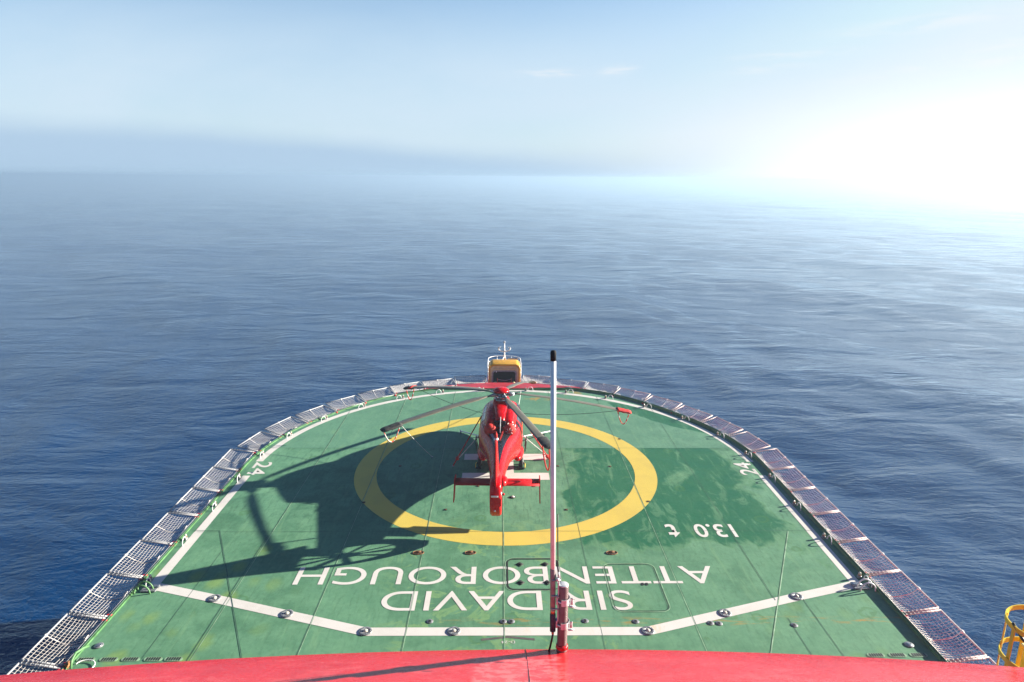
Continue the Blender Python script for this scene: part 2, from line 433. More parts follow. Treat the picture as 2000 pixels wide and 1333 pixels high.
# bow plate: red triangle-ended plate ahead of the deck
bow = polygrid([(-5.3,12.06),(5.3,12.06),(4.6,12.5),(1.3,13.35),(-1.3,13.35),(-4.6,12.5)], -.5, .06, M['bow_red'], 'bow_plate')
tag(bow, 'red steel bow plate between green deck and yellow bow house', 'plate')
bfl = polygrid([(-1.2,13.37),(1.2,13.37),(1.15,17.1),(.5,17.5),(-.5,17.5),(-1.15,17.1)], -1.0, -.62, M['bow_red'], 'bow_deck')
tag(bfl, kind='structure')

# ------------------------------------------------------------------ hatches and deck fittings
def hatch(name, label, x0, y0, x1, y1, r, w, lugs):
    t = thing(name, label, 'hatch', ((x0+x1)/2, (y0+y1)/2, 0))
    cx, cy = (x0+x1)/2, (y0+y1)/2
    g = MB(); lp = rrect_outline(g, x0-cx, y0-cy, x1-cx, y1-cy, r, w, Z2+.004); recalc(g.build('seal_gap', M['hole'], t))
    # raised lips just outside the gap
    e = MB(); rrect_outline(e, x0-cx-w-.03, y0-cy-w-.03, x1-cx+w+.03, y1-cy+w+.03, r+.05, .02, Z2+.002); recalc(e.build('rim', M['weld'], t))
    if lugs:
        for sx in (.24, .76):
            for sy in (.2, .82):
                q = MB(); px, py = (x0+(x1-x0)*sx)-cx, (y0+(y1-y0)*sy)-cy
                q.lathe([(.005,Z2+.003),(.15,Z2+.003),(.15,Z2+.006),(.005,Z2+.006)], (px,py,0), n=4)
                q.tube([(px-.09,py,Z2+.01),(px+.09,py,Z2+.03)], .022, 6)
                q.build('lifting_lug', M['hole'], t)
    else:
        q = MB()
        for dx in (-.22, -.08): q.box((x1-cx-.35+dx, y1-cy-1.2, Z2+.004), (.08,.14,.004))
        q.build('slot', M['hole'], t)
    return t
hatch('deck_hatch', 'small square flush hatch with thick black seal and four dark lifting lugs', 0.0,-9.73,1.73,-7.94,.22,.045,True)
hatch('deck_hatch', 'larger flush hatch with thin dark outline under letters T and S', 3.39,-10.92,5.10,-8.28,.25,.018,False)

# round plates with white domes along the white base line
def tie_disc():
    t = thing('tie_down_plate', '', 'deck fitting')
    MB().lathe([(.01,Z2),(.20,Z2),(.20,.028),(.18,.036),(.085,.036),(.085,.018),(.01,.018)], n=28).build('plate', M['plate'], t)
    MB().lathe([(.075,.016),(.07,.045),(.045,.07),(.01,.078)], n=16).build('dome', M['lamp_glass'], t)
    for k in range(6): MB().lathe([(.012,.036),(.012,.043),(.002,.043)], (.135*math.cos(k*R(60)), .135*math.sin(k*R(60)), 0), n=8).build('bolt', M['steel'], t)
    return t
proto = tie_disc()
pts = [(-9.50,-10.19),(-6.93,-11.0),(-4.32,-11.86),(-1.67,-11.87),(4.19,-11.90),(6.80,-11.06),(9.44,-10.21)]
wh = ['leftmost on the slanting left half','midway along the slanting left half','at the left bend','just right of the left bend','at the right bend','midway along the slanting right half','rightmost on the slanting right half']
for i, (x, y) in enumerate(pts):
    o = proto if i == 0 else copy_tree(proto)
    o.location = (x, y, 0); o.rotation_euler.z = i
    tag(o, f'round grey lamp plate on white base line, {wh[i]}', 'deck fitting', 'lamp plates along the white base line')

# rusty half-moon recesses
def recess():
    t = thing('mooring_recess', '', 'recess')
    mb = MB(); h = [(.20*math.cos(R(a)), .11*math.sin(R(a)), Z2+.003) for a in range(0,361,20)]
    mb.poly(h[:-1]); mb.build('cup', M['hole'], t)
    rim = MB(); rim.tube([(.20*math.cos(R(a)), .12*math.sin(R(a)), Z2+.006) for a in range(0,361,20)], .015, 6); rim.build('rim', M['rust'], t)
    b = MB(); b.tube([(-.12,.0,Z2+.01),(.1,.02,Z2+.03)], .035, 7); b.build('bar', M['rust'], t)
    return t
proto = recess()
for i, (x, y, l) in enumerate([(-3.25,-7.48,'rusty oval tie-down recess in deck, left one behind the yellow ring'),(-1.36,-7.49,'rusty oval tie-down recess in deck, nearer the centre seam'),(3.80,-7.52,'rusty oval tie-down recess above the larger flush hatch, right of the antenna')]):
    o = proto if i == 0 else copy_tree(proto); o.location = (x, y, 0); tag(o, l, 'recess', 'rusty recesses behind the yellow ring')
# small square pockets
proto = None
sq = [(-1.26,-2.03),(1.21,-2.04),(-2.52,-4.20),(2.45,-4.22),(2.45,.12),(-6.01,3.60),(-5.0,.12),(5.98,3.54),(4.93,.07),(-6.0,-3.55),(6.0,-3.5)]
sl = ['under left half of tailplane','under right half of tailplane','left of the tail fan inside the yellow ring','right of the tail fan inside the yellow ring','just right of the antenna beside the letter H','on the ring edge under the left rear blade','in the helicopter shadow left of the H','on outer edge of ring, upper right','inside the ring at right near the wet patch','on outer edge of ring, lower left in shadow','on outer edge of ring, lower right']
for i, (x, y) in enumerate(sq):
    if proto is None:
        proto = MB().box((0,0,Z2+.004),(.13,.13,.006)).build('tie_down_pocket', M['hole'])
        mb = MB(); rr = MB(); rr.tube([(-.05,0,Z2+.012),(.05,0,Z2+.012)], .012, 6); rr.build('bar', M['rust'], proto); o = proto
    else: o = copy_tree(proto)
    o.location = (x, y, 0); tag(o, f'small black square pocket {sl[i]}', 'deck pocket', 'square pockets around the ring')
proto = None
sl2 = [(-2.44,-11.40),(-.18,-11.42),(.07,-11.42),(2.35,-11.41),(3.91,-11.45),(6.20,-11.54),(6.46,-11.56),(8.75,-11.66)]
sn = ['below the letters V and A','left of a pair at the centre seam','right of a pair at the centre seam','just right of the antenna post','below the larger flush hatch','left of a pair behind the slanting white line','right of a pair behind the slanting white line','farthest right, alone near the weld seam']
for i, (x, y) in enumerate(sl2):
    if proto is None:
        proto = thing('drain_slot', '', 'drain')
        MB().lathe([(.005,Z2+.002),(.11,Z2+.002),(.10,Z2+.008),(.005,Z2+.008)], n=18).build('collar', M['plate'], proto)
        MB().box((0,0,Z2+.010),(.07,.13,.005)).build('slot', M['hole'], proto); o = proto
    else: o = copy_tree(proto)
    o.location = (x, y, 0); o.rotation_euler.z = -.25*x/9
    tag(o, f'small dark rust-stained drain slot, {sn[i]}', 'drain', 'drain slots by the white base line')
# after drain grates
proto = None
gx = [(-11.95,'outermost in the left row'),(-11.31,'second from the left deck corner'),(-10.70,'third from the left deck corner'),(-10.07,'fourth from the left deck corner'),(-9.5,'fifth from the left deck corner'),(10.54,'third from the right deck corner'),(11.17,'second from the right deck corner'),(11.78,'outermost in the right row')]
for i, (x, w) in enumerate(gx):
    if proto is None:
        proto = thing('drain_grate', '', 'drain')
        mb = MB(); lp = []
        for cx, a0 in ((.17,-90),(-.17,90)):
            for k in range(9): a = R(a0+22.5*k); lp.append((cx+.085*math.cos(a), .085*math.sin(a)))
        polygrid(lp, Z1, .014, M['weld'], 'plate', proto)
        g = MB()
        for k in range(6): g.box((-.17+.068*k, 0, .016), (.042,.135,.006))
        g.build('slot', M['hole'], proto); o = proto
    else: o = copy_tree(proto)
    o.location = (x, -13.02, 0); tag(o, f'oval slotted drain grate, {w}', 'drain', 'slotted grates along the red edge')
# recessed lamp and small ovals
t = thing('deck_lamp', 'round recessed lamp with pale lens right of the tail fan', 'lamp', (.26,-3.09,0))
MB().lathe([(.005,Z2),(.13,Z2),(.13,.02),(.10,.024),(.005,.024)], n=20).build('housing', M['hole'], t)
MB().lathe([(.09,.025),(.07,.05),(.005,.06)], n=16).build('lens', M['lamp_glass'], t)
for x, y, w in ((-11.92,-12.44,'left'),(11.76,-12.58,'right')):
    t = thing('sounding_cap', f'small oval pipe cap near the {w} after corner of the deck', 'pipe cap', (x,y,0))
    MB().lathe([(.005,Z2),(.13,Z2),(.13,.022),(.11,.028),(.005,.028)], n=20).build('ring', M['plate'], t)
    MB().lathe([(.09,.029),(.08,.036),(.005,.036)], n=16).build('lid', M['steel'], t)

# ------------------------------------------------------------------ deck edge lights with white conduit hoops
def edge_light():
    t = thing('edge_light', '', 'light')
    MB().bbox((0,0,.05),(.14,.14,.09),.02).build('base', M['plate'], t)
    MB().lathe([(.045,.095),(.05,.12),(.05,.15)], n=14).build('collar', M['rust'], t)
    MB().lathe([(.048,.15),(.05,.18),(.035,.215),(.005,.225)], n=14).build('lens', M['lamp_glass'], t)
    mb = MB(); mb.tube([(.12,.05,.06)]+[(.30-.16*math.cos(R(a)), .08, .06+.20*math.sin(R(a))) for a in range(0,181,15)]+[(.46,.10,-.03)], .017, 8)
    mb.build('conduit', M['white'], t)
    return t
proto = edge_light(); first = True
spots = []
for s in (-1, 1):
    for i, a in enumerate([6.5,19,31.5,44,57,70.4,83]):
        rr = 11.98 if a > 25 else 11.98
        x, y = rr*math.sin(R(a*s)), rr*math.cos(R(a*s))
        if a < 10: y = 11.74; 
        spots.append((x, y, s, a, i))
    for k, y in enumerate([-1.18,-3.84,-6.52,-9.16]): spots.append((12.06*s, y, s, 90, 7+k))
for x, y, s, a, i in spots:
    o = proto if first else copy_tree(proto); first = False
    o.location = (x, y, .006)
    # hoop runs along the edge, aft of the lamp on the port side and on the starboard side
    o.rotation_euler.z = (R(180)+R(a) if s < 0 else -R(a)) if a < 90 else (R(-90))
    if s < 0 and a < 90: o.rotation_euler.z = R(a) + R(180)
    tag(o, f'small deck edge light with white conduit hoop, {ORD[i]} from the bow on the {"left" if s<0 else "right"} side', 'light', 'deck edge lights')

# ------------------------------------------------------------------ safety nets
W_P, D_P, RISE, SAG = 2.06, 1.12, .17, .16
def net_point(u, v):   # u along the edge 0..1, v outwards 0..1
    s = SAG*16*u*(1-u)*v*(1-v)*.55 + .5*SAG*4*v*(1-v)
    return Vector(((u-.5)*W_P, v*D_P, .03 + RISE*v - s))
def net_panel(rope, frame, rr=.0062, NU=18, NV=11):
    t = thing('safety_net', '', 'safety net')
    c = [(-W_P/2,0,.03),(-W_P/2,D_P,.03+RISE),(W_P/2,D_P,.03+RISE),(W_P/2,0,.03)]
    MB().tube([c[1],c[2]], .026, 8).build('outer_rail', frame, t); MB().tube([c[0],c[3]], .020, 8).build('inner_rail', frame, t)
    for a, b2 in ((c[0],c[1]),(c[3],c[2])):
        q = MB(); q.tube([Vector(a), Vector(b2)], .030, 8)
        for k in range(9):
            p = Vector(a).lerp(Vector(b2), (k+.5)/9); d = (Vector(b2)-Vector(a)).normalized()
            q.tube([p-d*.012, p+d*.012], .036, 8)
        q.build('side_bar', frame, t)
    m = MB()
    for i in range(1, NU):
        u = i/NU; m.tube([net_point(u + .004*math.sin(i*2.1+j), j/8) for j in range(9)], rr, 4, False)
    for j in range(1, NV):
        v = j/NV; m.tube([net_point(i/12, v + .005*math.sin(j*1.7+i)) for i in range(13)], rr, 4, False)
    m.build('netting', rope, t)
    r = MB(); r.tube([net_point(.5, j/10)+Vector((.02*math.sin(j), 0, .02-.05*math.sin(math.pi*j/10))) for j in range(11)], .017, 6)
    r.tube([net_point(.5,0)+Vector((.0,.0,.05)), net_point(.62,.05)+Vector((0,0,.03)), net_point(.55,.10)+Vector((0,0,.06))], .014, 5)
    r.lathe([(.005,-.05),(.045,-.04),(.05,.0),(.045,.04),(.005,.05)], c[1][0:0] or (0, D_P, .03+RISE), 'X', 8)
    r.build('lacing_rope', rope, t)
    for x in (-W_P/2+.08, W_P/2-.08): MB().bbox((x, -.02, -.02), (.10,.16,.14), .015).build('hinge', M['bracket_red'], t)
    return t
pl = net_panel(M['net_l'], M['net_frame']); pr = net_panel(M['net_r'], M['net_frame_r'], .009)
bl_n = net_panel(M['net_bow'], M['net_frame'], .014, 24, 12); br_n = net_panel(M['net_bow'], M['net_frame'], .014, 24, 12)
used = set()
def place_net(side, ang, x, y, idx, front=False):
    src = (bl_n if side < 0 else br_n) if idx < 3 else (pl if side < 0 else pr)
    if src.name in used: o = copy_tree(src)
    else: o = src; used.add(src.name)
    o.location = (x, y, .03); o.rotation_euler = (R(random.uniform(-1.2,1.)), R(random.uniform(-.4,.4)), -R(ang + random.uniform(-.4,.4)))
    where = 'left' if side < 0 else 'right'
    if idx == 0: l = f'first pale safety net panel {where} of the yellow bow house'
    elif idx < 3: l = f'dense pale safety net panel, {ORD[idx]} from the yellow bow house on the {where} side'
    else: l = f'{"pale" if side<0 else "pink-lit"} rope safety net panel, {ORD[idx]} from the bow house along the {where} edge'
    tag(o, l, 'safety net', 'safety nets around the deck edge')
for s in (-1, 1):
    idx = 0
    for a, rr in ((9.3, 13.35), (18.3, 13.0), (27.4, 12.98)):
        tilt = {9.3: 9, 18.3: 19, 27.4: 27}[a]
        place_net(s, s*tilt, rr*math.sin(R(a*s)), rr*math.cos(R(a*s)), idx); idx += 1
    for a in (36.8, 46.6, 56.6, 66.8, 77.0):
        rr = (r_edge(R(a))+.10)*math.cos(R(5))+.02
        place_net(s, s*a, rr*math.sin(R(a*s)), rr*math.cos(R(a*s)), idx); idx += 1
    for k in range(8):
        y = 1.66 - 2.155*k - 1.03
        place_net(s, s*90, s*12.38, y, idx); idx += 1

# ------------------------------------------------------------------ corner fittings (cleats where the base line meets the edge)
for s in (-1, 1):
    w = 'left' if s < 0 else 'right'
    t = thing('corner_bracket', f'{"green" if s<0 else "grey"} bent pipe guard and bracket at {w} end of white base line', 'bracket', (s*12.1,-9.7,0))
    mat = M['green_edge'] if s < 0 else M['white']
    for dy in (0, -.22):
        mb = MB(); mb.tube([(.12*s, dy, .0)]+[(.12*s-.02*s, dy+.0, .05)]+[(-s*.14+s*.25*math.cos(R(a)), dy, .05+.26*math.sin(R(a))) for a in range(0,181,18)]+[(-s*.39, dy, .0)], .026, 8)
        mb.build('pipe_guard', mat, t)
    MB().bbox((-s*.38,.12,.05),(.34,.16,.08),.02).build('fitting_box', M['steel'], t)
    MB().bbox((-s*.28,.0,.03),(.5,.3,.04),.012).build('foot_plate', M['plate'], t)
t = thing('corner_hose', 'pale green bent hose with rusty fittings at left after corner', 'hose', (-12.1,-13.2,0))
MB().tube([(.0,.6,.12),(-.04,.4,.2),(-.08,.15,.25),(-.05,-.1,.2),(.0,-.25,.05)], .035, 8).build('pipe', M['green_edge'], t)
MB().tube([(.3+.25*math.cos(R(a)), -.1+.2*math.sin(R(a)), .03+.05*math.sin(R(a/2))) for a in range(-60,200,20)], .014, 6).build('hose_loop', M['white'], t)
MB().bbox((-.18,-.1,.06),(.10,.18,.16),.02).build('fitting', M['rust'], t)

# ------------------------------------------------------------------ helicopter
HX, HY, HYAW = -.24, .95, R(-1.6)
heli = thing('helicopter', 'red five-bladed helicopter with shrouded tail fan parked on the letter H', 'helicopter', (HX,HY,0), HYAW)
# y, half width, z bottom, z top, exponent
SEC = [(4.62,.10,1.02,1.20,2.0),(4.45,.34,.84,1.34,2.1),(4.1,.60,.70,1.50,2.2),(3.6,.80,.60,1.72,2.3),(3.0,.93,.53,2.0,2.5),(2.4,1.0,.48,2.22,2.7),(1.8,1.03,.46,2.33,2.9),(1.0,1.04,.46,2.38,3.0),(0,1.04,.46,2.38,3.0),(-.8,1.03,.47,2.36,2.9),(-1.5,.97,.54,2.32,2.6),(-2.2,.82,.72,2.28,2.3),(-3.0,.64,.95,2.24,2.1),(-3.9,.48,1.13,2.19,2.0),(-4.8,.37,1.24,2.12,2.0),(-5.6,.30,1.28,2.06,2.0),(-6.3,.25,1.30,2.02,2.0)]
def sec_at(y):
    S2 = SEC
    for i in range(len(S2)-1):
        if S2[i+1][0] <= y <= S2[i][0]:
            p0 = S2[max(i-1,0)]; p1 = S2[i]; p2 = S2[i+1]; p3 = S2[min(i+2,len(S2)-1)]
            t = (y-p1[0])/(p2[0]-p1[0]); r = []
            for k in range(1,5):
                def sl(a, b): return (b[k]-a[k])/(b[0]-a[0]) if abs(b[0]-a[0]) > 1e-6 else 0
                m1 = sl(p0,p2)*(p2[0]-p1[0]); m2 = sl(p1,p3)*(p2[0]-p1[0])
                r.append((2*t**3-3*t*t+1)*p1[k]+(t**3-2*t*t+t)*m1+(-2*t**3+3*t*t)*p2[k]+(t**3-t*t)*m2)
            return r
    return list(S2[0][1:]) if y > S2[0][0] else list(S2[-1][1:])
def surf(y, th, off=0.):   # th: 0 = right side, 90 = top
    w, zb, zt, e = sec_at(y); zc, hh = (zb+zt)/2, (zt-zb)/2
    c, s = math.cos(R(th)), math.sin(R(th))
    x = math.copysign(abs(c)**(2/e), c)*w; z = math.copysign(abs(s)**(2/e), s)*hh
    n = Vector((math.copysign(abs(c)**(2-2/e), c)/w, 0, math.copysign(abs(s)**(2-2/e), s)/hh))
    if n.length > 0: n.normalize()
    return Vector((x, y, zc+z)) + n*off
ys = [4.62-.0*i for i in range(1)] + [4.5-.14*i for i in range(78)]
ys = [y for y in ys if y >= -6.3]
mb = MB(); mb.loft([[surf(y, 360*j/48) for j in range(48)] for y in ys]); body = recalc(mb.build('fuselage', M['red'], heli))
def patch(name, mat, y0, y1, th0, th1, off=.006, ny=10, nt=8, parent=heli, taper=None):
    mb = MB(); rows = []
    for i in range(ny+1):
        y = y0+(y1-y0)*i/ny; a, b2 = th0, th1
        if taper: a, b2 = taper(i/ny)
        rows.append([surf(y, a+(b2-a)*j/nt, off) for j in range(nt+1)])
    back = [[p for p in r] for r in rows]
    mb.loft(rows, False, False, True)
    return recalc(mb.build(name, mat, parent))
for s in (0, 1):
    f = (lambda a: a) if s == 0 else (lambda a: 180-a)
    for y0, y1 in ((3.25,2.55),(2.4,1.5),(1.4,.45),(.35,-.5)):
        patch('window', M['glass'], y0, y1, f(18), f(52))
    for y0, y1 in ((2.47,2.455),(1.45,1.435),(.40,.385),(-.62,-.635)): patch('door_seam', M['black'], y0, y1, f(-30), f(58), .004, 1, 14)
    patch('windscreen', M['glass'], 4.0, 3.05, f(40), f(86), .006)
    for y, th in ((-.75,60),(-1.15,52),(-1.6,58),(-2.0,50)): patch('step_mark', M['white'], y, y-.20, f(th), f(th+6), .006, 2, 2)
    patch('red_mark', M['rust'], -1.75, -1.88, f(66), f(68), .006, 1, 1)
    # grab rail on the shoulder
    mb = MB(); mb.tube([surf(-.95, f(42), .01), surf(-1.05, f(42), .06), surf(-1.9, f(46), .07), surf(-2.35, f(58), .07), surf(-2.42, f(60), .01)], .016, 6); mb.build('grab_rail', M['black'], heli)
    # sponson and gear door
    sg = 1 if s == 0 else -1
    mb = MB(); rings = []
    for k in range(11):
        tt = k/10; y = .55-2.1*tt; q = math.sin(math.pi*min(1,max(.02,tt*.98+.01)))**.6
        rings.append([Vector((sg*(.80+.30*q*math.cos(a)), y, .62+.25*q*math.sin(a))) for a in [2*math.pi*j/16 for j in range(16)]])
    recalc(mb.loft(rings).build('sponson', M['red'], heli))
    fr = MB(); fr.tube([(sg*1.16,.55,.45),(sg*1.22,.55,.95),(sg*1.22,.50,1.02),(sg*1.22,-.05,1.0),(sg*1.21,-.1,.9),(sg*1.16,-.1,.45)], .03, 6); fr.build('step_frame', M['black'], heli)
    g = MB(); g.tube([(sg*.80,-.75,.62),(sg*.92,-.85,.28)], .055, 8); g.tube([(sg*.72,-.3,.5),(sg*.92,-.85,.26)], .03, 6); lg = g.build('main_gear', M['white'], heli)
    wx = sg*.98
    MB().lathe([(.05,-.09),(.16,-.095),(.225,-.07),(.245,-.03),(.245,.03),(.225,.07),(.16,.095),(.05,.09)], (wx,-.85,.245), 'X', 28).build('tyre', M['rubber'], lg)
    MB().lathe([(.01,-.10),(.12,-.10),(.13,-.096),(.13,.096),(.12,.10),(.01,.10)], (wx,-.85,.245), 'X', 20).build('rim', M['steel'], lg)
    for cy in (-1.14,-.56): MB().bbox((wx+sg*.04,cy,.05),(.26,.12,.09),.02).build('wheel_chock', M['black'], lg)
    MB().tube([(wx+sg*.17,-1.14,.06),(wx+sg*.19,-.85,.12),(wx+sg*.17,-.56,.06)], .02, 6).build('chock_cord', M['cage_yellow'], lg)
ng = MB(); ng.tube([(0,3.2,.6),(0,3.15,.22)], .05, 8); ngo = ng.build('nose_gear', M['white'], heli)
for s in (-1,1): MB().lathe([(.04,-.06),(.17,-.06),(.20,-.02),(.20,.02),(.17,.06),(.04,.06)], (s*.12,3.12,.2), 'X', 22).build('tyre', M['rubber'], ngo)
for yy in (-2.35, -3.55, -4.7): patch('panel_line', M['black'], yy, yy-.012, -25, 205, .003, 1, 40)
for th in (38, 142): patch('panel_line', M['black'], -2.4, -5.6, 0, 0, .003, 24, 1, taper=lambda u, th=th: (th, th+1.2))
# engine cowls and mast fairing
def lobe(name, cx, secs, mat, n=24, e=2.6):
    rings = []
    for y, w, z0, z1 in secs:
        zc, hh = (z0+z1)/2, (z1-z0)/2
        rings.append([Vector((cx(y)+math.copysign(abs(math.cos(a))**(2/e), math.cos(a))*w, y, zc+math.copysign(abs(math.sin(a))**(2/e), math.sin(a))*hh)) for a in [2*math.pi*j/n for j in range(n)]])
    return recalc(MB().loft(rings).build(name, mat, heli))
for s in (-1, 1):
    lobe('engine_cowl', lambda y, s=s: s*(.40 if y > -1 else .40-.02*(-1-y)), [(1.05,.10,2.2,2.55),(.85,.24,2.1,2.72),(.4,.29,2.0,2.82),(-.3,.31,1.95,2.84),(-1.0,.31,1.9,2.80),(-1.6,.27,1.9,2.70),(-1.95,.23,1.95,2.62)], M['red'])
    # exhaust blank bag
    mb = MB(); mb.lathe([(.02,.10),(.22,.06),(.275,-.03),(.28,-.18),(.23,-.32),(.08,-.38),(.01,-.39)], (s*.43,-1.98,2.33), 'Y', 20)
    xb = recalc(mb.build('exhaust_cover', M['red_fabric'], heli))
    cd = MB()
    if s > 0:
        for k in range(7):
            a = R(50*k)
            cd.tube([(s*.43+.285*math.cos(a+q*.5)*math.cos(q), -2.0-.39*math.sin(q), 2.33+.285*math.sin(a+q*.5)*math.cos(q)) for q in [i*.26 for i in range(6)]], .012, 5)
        cd.build('cord_net', M['white_strap'], xb)
    else:
        cd.tube([(s*.43+.285*math.cos(R(a)), -2.08, 2.33+.285*math.sin(R(a))) for a in range(0,361,24)], .012, 5); cd.build('draw_cord', M['rope_red'], xb)
    il = MB(); il.lathe([(.15,0),(.15,.03),(.01,.03)], (s*.42,1.0,2.42), 'Y', 16); recalc(il.build('engine_intake', M['black'], heli))
lobe('mast_fairing', lambda y: 0, [(1.9,.12,2.25,2.45),(1.5,.30,2.2,2.72),(.9,.40,2.2,2.95),(.2,.40,2.2,3.10),(-.15,.385,2.2,3.12),(-.2,.375,2.2,3.02),(-.7,.32,2.1,2.95),(-1.3,.25,2.1,2.86),(-1.85,.215,2.1,2.76),(-1.88,.20,2.15,2.7)], M['red'], e=4)
mb = MB(); mb.bbox((0,-1.95,2.55),(.52,.16,.28),.03); mb.build('cowl_gap', M['black'], heli)
mb = MB(); mb.tube([(.02,-1.78,2.80),(.02,-2.05,2.66),(.02,-2.6,2.36)], .022, 6); mb.build('vent_pipe', M['grey'], heli)
mb = MB(); rb = [(.17,-2.02,2.46),(.16,-2.3,2.40),(.12,-2.7,2.33),(.06,-3.05,2.30),(.03,-3.3,2.29)]
mb.strip([(x-.035,y,z) for x,y,z in rb], [(x+.035,y,z+.004) for x,y,z in rb]); mb.strip([(x-.035,y,z-.01) for x,y,z in rb], [(x+.035,y,z-.006) for x,y,z in rb]); mb.build('warning_ribbon', M['red_fabric'], heli)
# dark dorsal strip on the tail boom
patch('dorsal_strip', M['black'], -1.95, -5.5, 60, 120, .008, 24, 10, taper=lambda u: (52+26*u, 128-26*u))
patch('dorsal_panel', M['grey'], -2.05, -3.2, 96, 118, .012, 8, 4, taper=lambda u: (112-8*u, 124-14*u))
patch('gold_line', M['yellow'], -.9, -5.9, 0, 0, .006, 24, 1, taper=lambda u: (188,191))
# fin, fan and tailplane
fy, fz = -7.12, 1.67
def fin_ring(z, y0, y1, th, n=16):
    pts = []
    for k in range(n):
        a = 2*math.pi*k/n; u = .5-.5*math.cos(a)
        pts.append(Vector((th*.5*math.sin(a)*(1.15-.55*u), y0+(y1-y0)*u, z)))
    return pts
mb = MB(); mb.loft([fin_ring(2.15,-6.0,-7.72,.36), fin_ring(2.45,-6.25,-7.62,.25), fin_ring(2.9,-6.5,-7.55,.19), fin_ring(3.4,-6.74,-7.48,.15), fin_ring(3.82,-6.92,-7.42,.12), fin_ring(3.9,-7.0,-7.4,.06)])
fin = recalc(mb.build('tail_fin', M['red'], heli))
MB().lathe([(.05,3.86),(.085,3.87),(.085,3.93),(.05,3.94)], (0,-7.15,0), n=14).build('beacon_collar', M['white'], fin)
MB().lathe([(.055,3.94),(.06,3.98),(.045,4.10),(.02,4.17),(.01,4.2)], (0,-7.15,0), n=14).build('beacon', M['red_fabric'], fin)
# duct with a real opening
def duct_outline(n=48):
    o = []
    for k in range(n):
        a = 2*math.pi*k/n; c, s = math.cos(a), math.sin(a)
        ry = .86 if c > 0 else .66   # forward part blends into the boom
        rz = .70 if s > 0 else .86
        e = 2.0 if c > 0 else (2.9 if s > 0 else 1.75)
        o.append((fy+math.copysign(abs(c)**(2/e), c)*ry, fz+math.copysign(abs(s)**(2/e), s)*rz, a))
    return o
O = duct_outline(); n = len(O); mb = MB()
prof = [(.60,-.17),(.66,-.225)]
rings = []
def rin(r, x): return [Vector((x, fy+r*math.cos(a), fz+r*math.sin(a))) for _,_,a in O]
def rout(k, x): return [Vector((x*(1 if math.cos(a) > -.3 else 1), fy+(y-fy)*k, fz+(z-fz)*k)) for y,z,a in O]
rings = [rin(.585,-.14), rin(.62,-.20), rout(.92,-.215), rout(1.0,-.14), rout(1.0,.14), rout(.92,.215), rin(.62,.20), rin(.585,.14), rin(.585,-.14)]
duct = recalc(mb.loft(rings, False).build('fan_shroud', M['red'], heli))
MB().bbox((-.03,fy-.70,1.92),(.26,.03,.07),.01).build('tail_marking', M['white'], duct)
MB().lathe([(.035,0),(.035,-.05),(.01,-.07)], (-.02,fy-.55,1.28), 'Y', 12).build('tail_lamp', M['white'], duct)
MB().bbox((-.0,fy+.12,.82),(.22,.34,.05),.02).build('tail_bumper', M['red_fabric'], duct)
fan = MB().lathe([(.01,-.16),(.10,-.15),(.15,-.08),(.15,.14),(.09,.22),(.01,.24)], (0,fy,fz), 'X', 20).build('fan_hub', M['steel'], heli)
for k in range(10):
    a = 2*math.pi*(k + .12*math.sin(k*2.3))/10 + .2; d = Vector((0, math.cos(a), math.sin(a))); t2 = Vector((0,-math.sin(a),math.cos(a)))
    mb = MB(); rings = []
    for r, w in ((.14,.035),(.3,.05),(.575,.055)):
        c = Vector((0,fy,fz)) + d*r; wv = (t2*.75+Vector((.66,0,0)))*w; nv = (t2*.66-Vector((.75,0,0)))*.008
        rings.append([c-wv-nv, c+wv-nv, c+wv+nv, c-wv+nv])
    recalc(mb.loft(rings, smooth=False).build('fan_blade', M['steel'], fan))
for k in range(3):
    a = R(35+120*k); mb = MB(); mb.tube([(.10,fy+.1*math.cos(a),fz+.1*math.sin(a)),(.10,fy+.59*math.cos(a),fz+.59*math.sin(a))], .028, 6); mb.build('fan_strut', M['red'], fan)
# gearbox bulge on the right of the fan
mb = MB(); mb.lathe([(.02,.22),(.06,.28),(.02,.33)], (0,fy,fz), 'X', 16); mb.build('fan_cap', M['red'], fan)
bl = MB(); bl.lathe([(.01,.35),(.10,.3),(.17,.12),(.18,0),(.15,-.2),(.06,-.36),(.01,-.4)], (.26,-6.55,1.95), 'Y', 14); recalc(bl.build('intake_blister', M['red'], heli))
# tailplane
TZ, TY = 1.46, -5.28
def aero(x, y0, y1, z, th):
    return [Vector((x, y0+(y1-y0)*u, z+zz*th)) for u, zz in ((0,0),(.08,.6),(.3,1),(.7,.6),(1,.08),(1,-.08),(.7,-.5),(.3,-.8),(.08,-.5))]
mb = MB(); mb.loft([aero(x, TY, TY-.68, TZ, .045) for x in (-1.68,-.8,.8,1.68)])
tp = recalc(mb.build('tailplane', M['red_matte'], heli))
for s in (-1, 1):
    mb = MB(); pr_ = [(-5.10,1.52),(-5.25,1.60),(-5.70,1.58),(-6.0,1.20),(-6.25,.86),(-5.95,.84),(-5.55,1.1),(-5.25,1.40)]
    a = [Vector((s*1.70-.018, y, z)) for y, z in pr_]; b2 = [Vector((s*1.70+.018, y, z)) for y, z in pr_]
    recalc(mb.loft([a, b2], smooth=False).build('end_plate', M['red_matte'], tp))
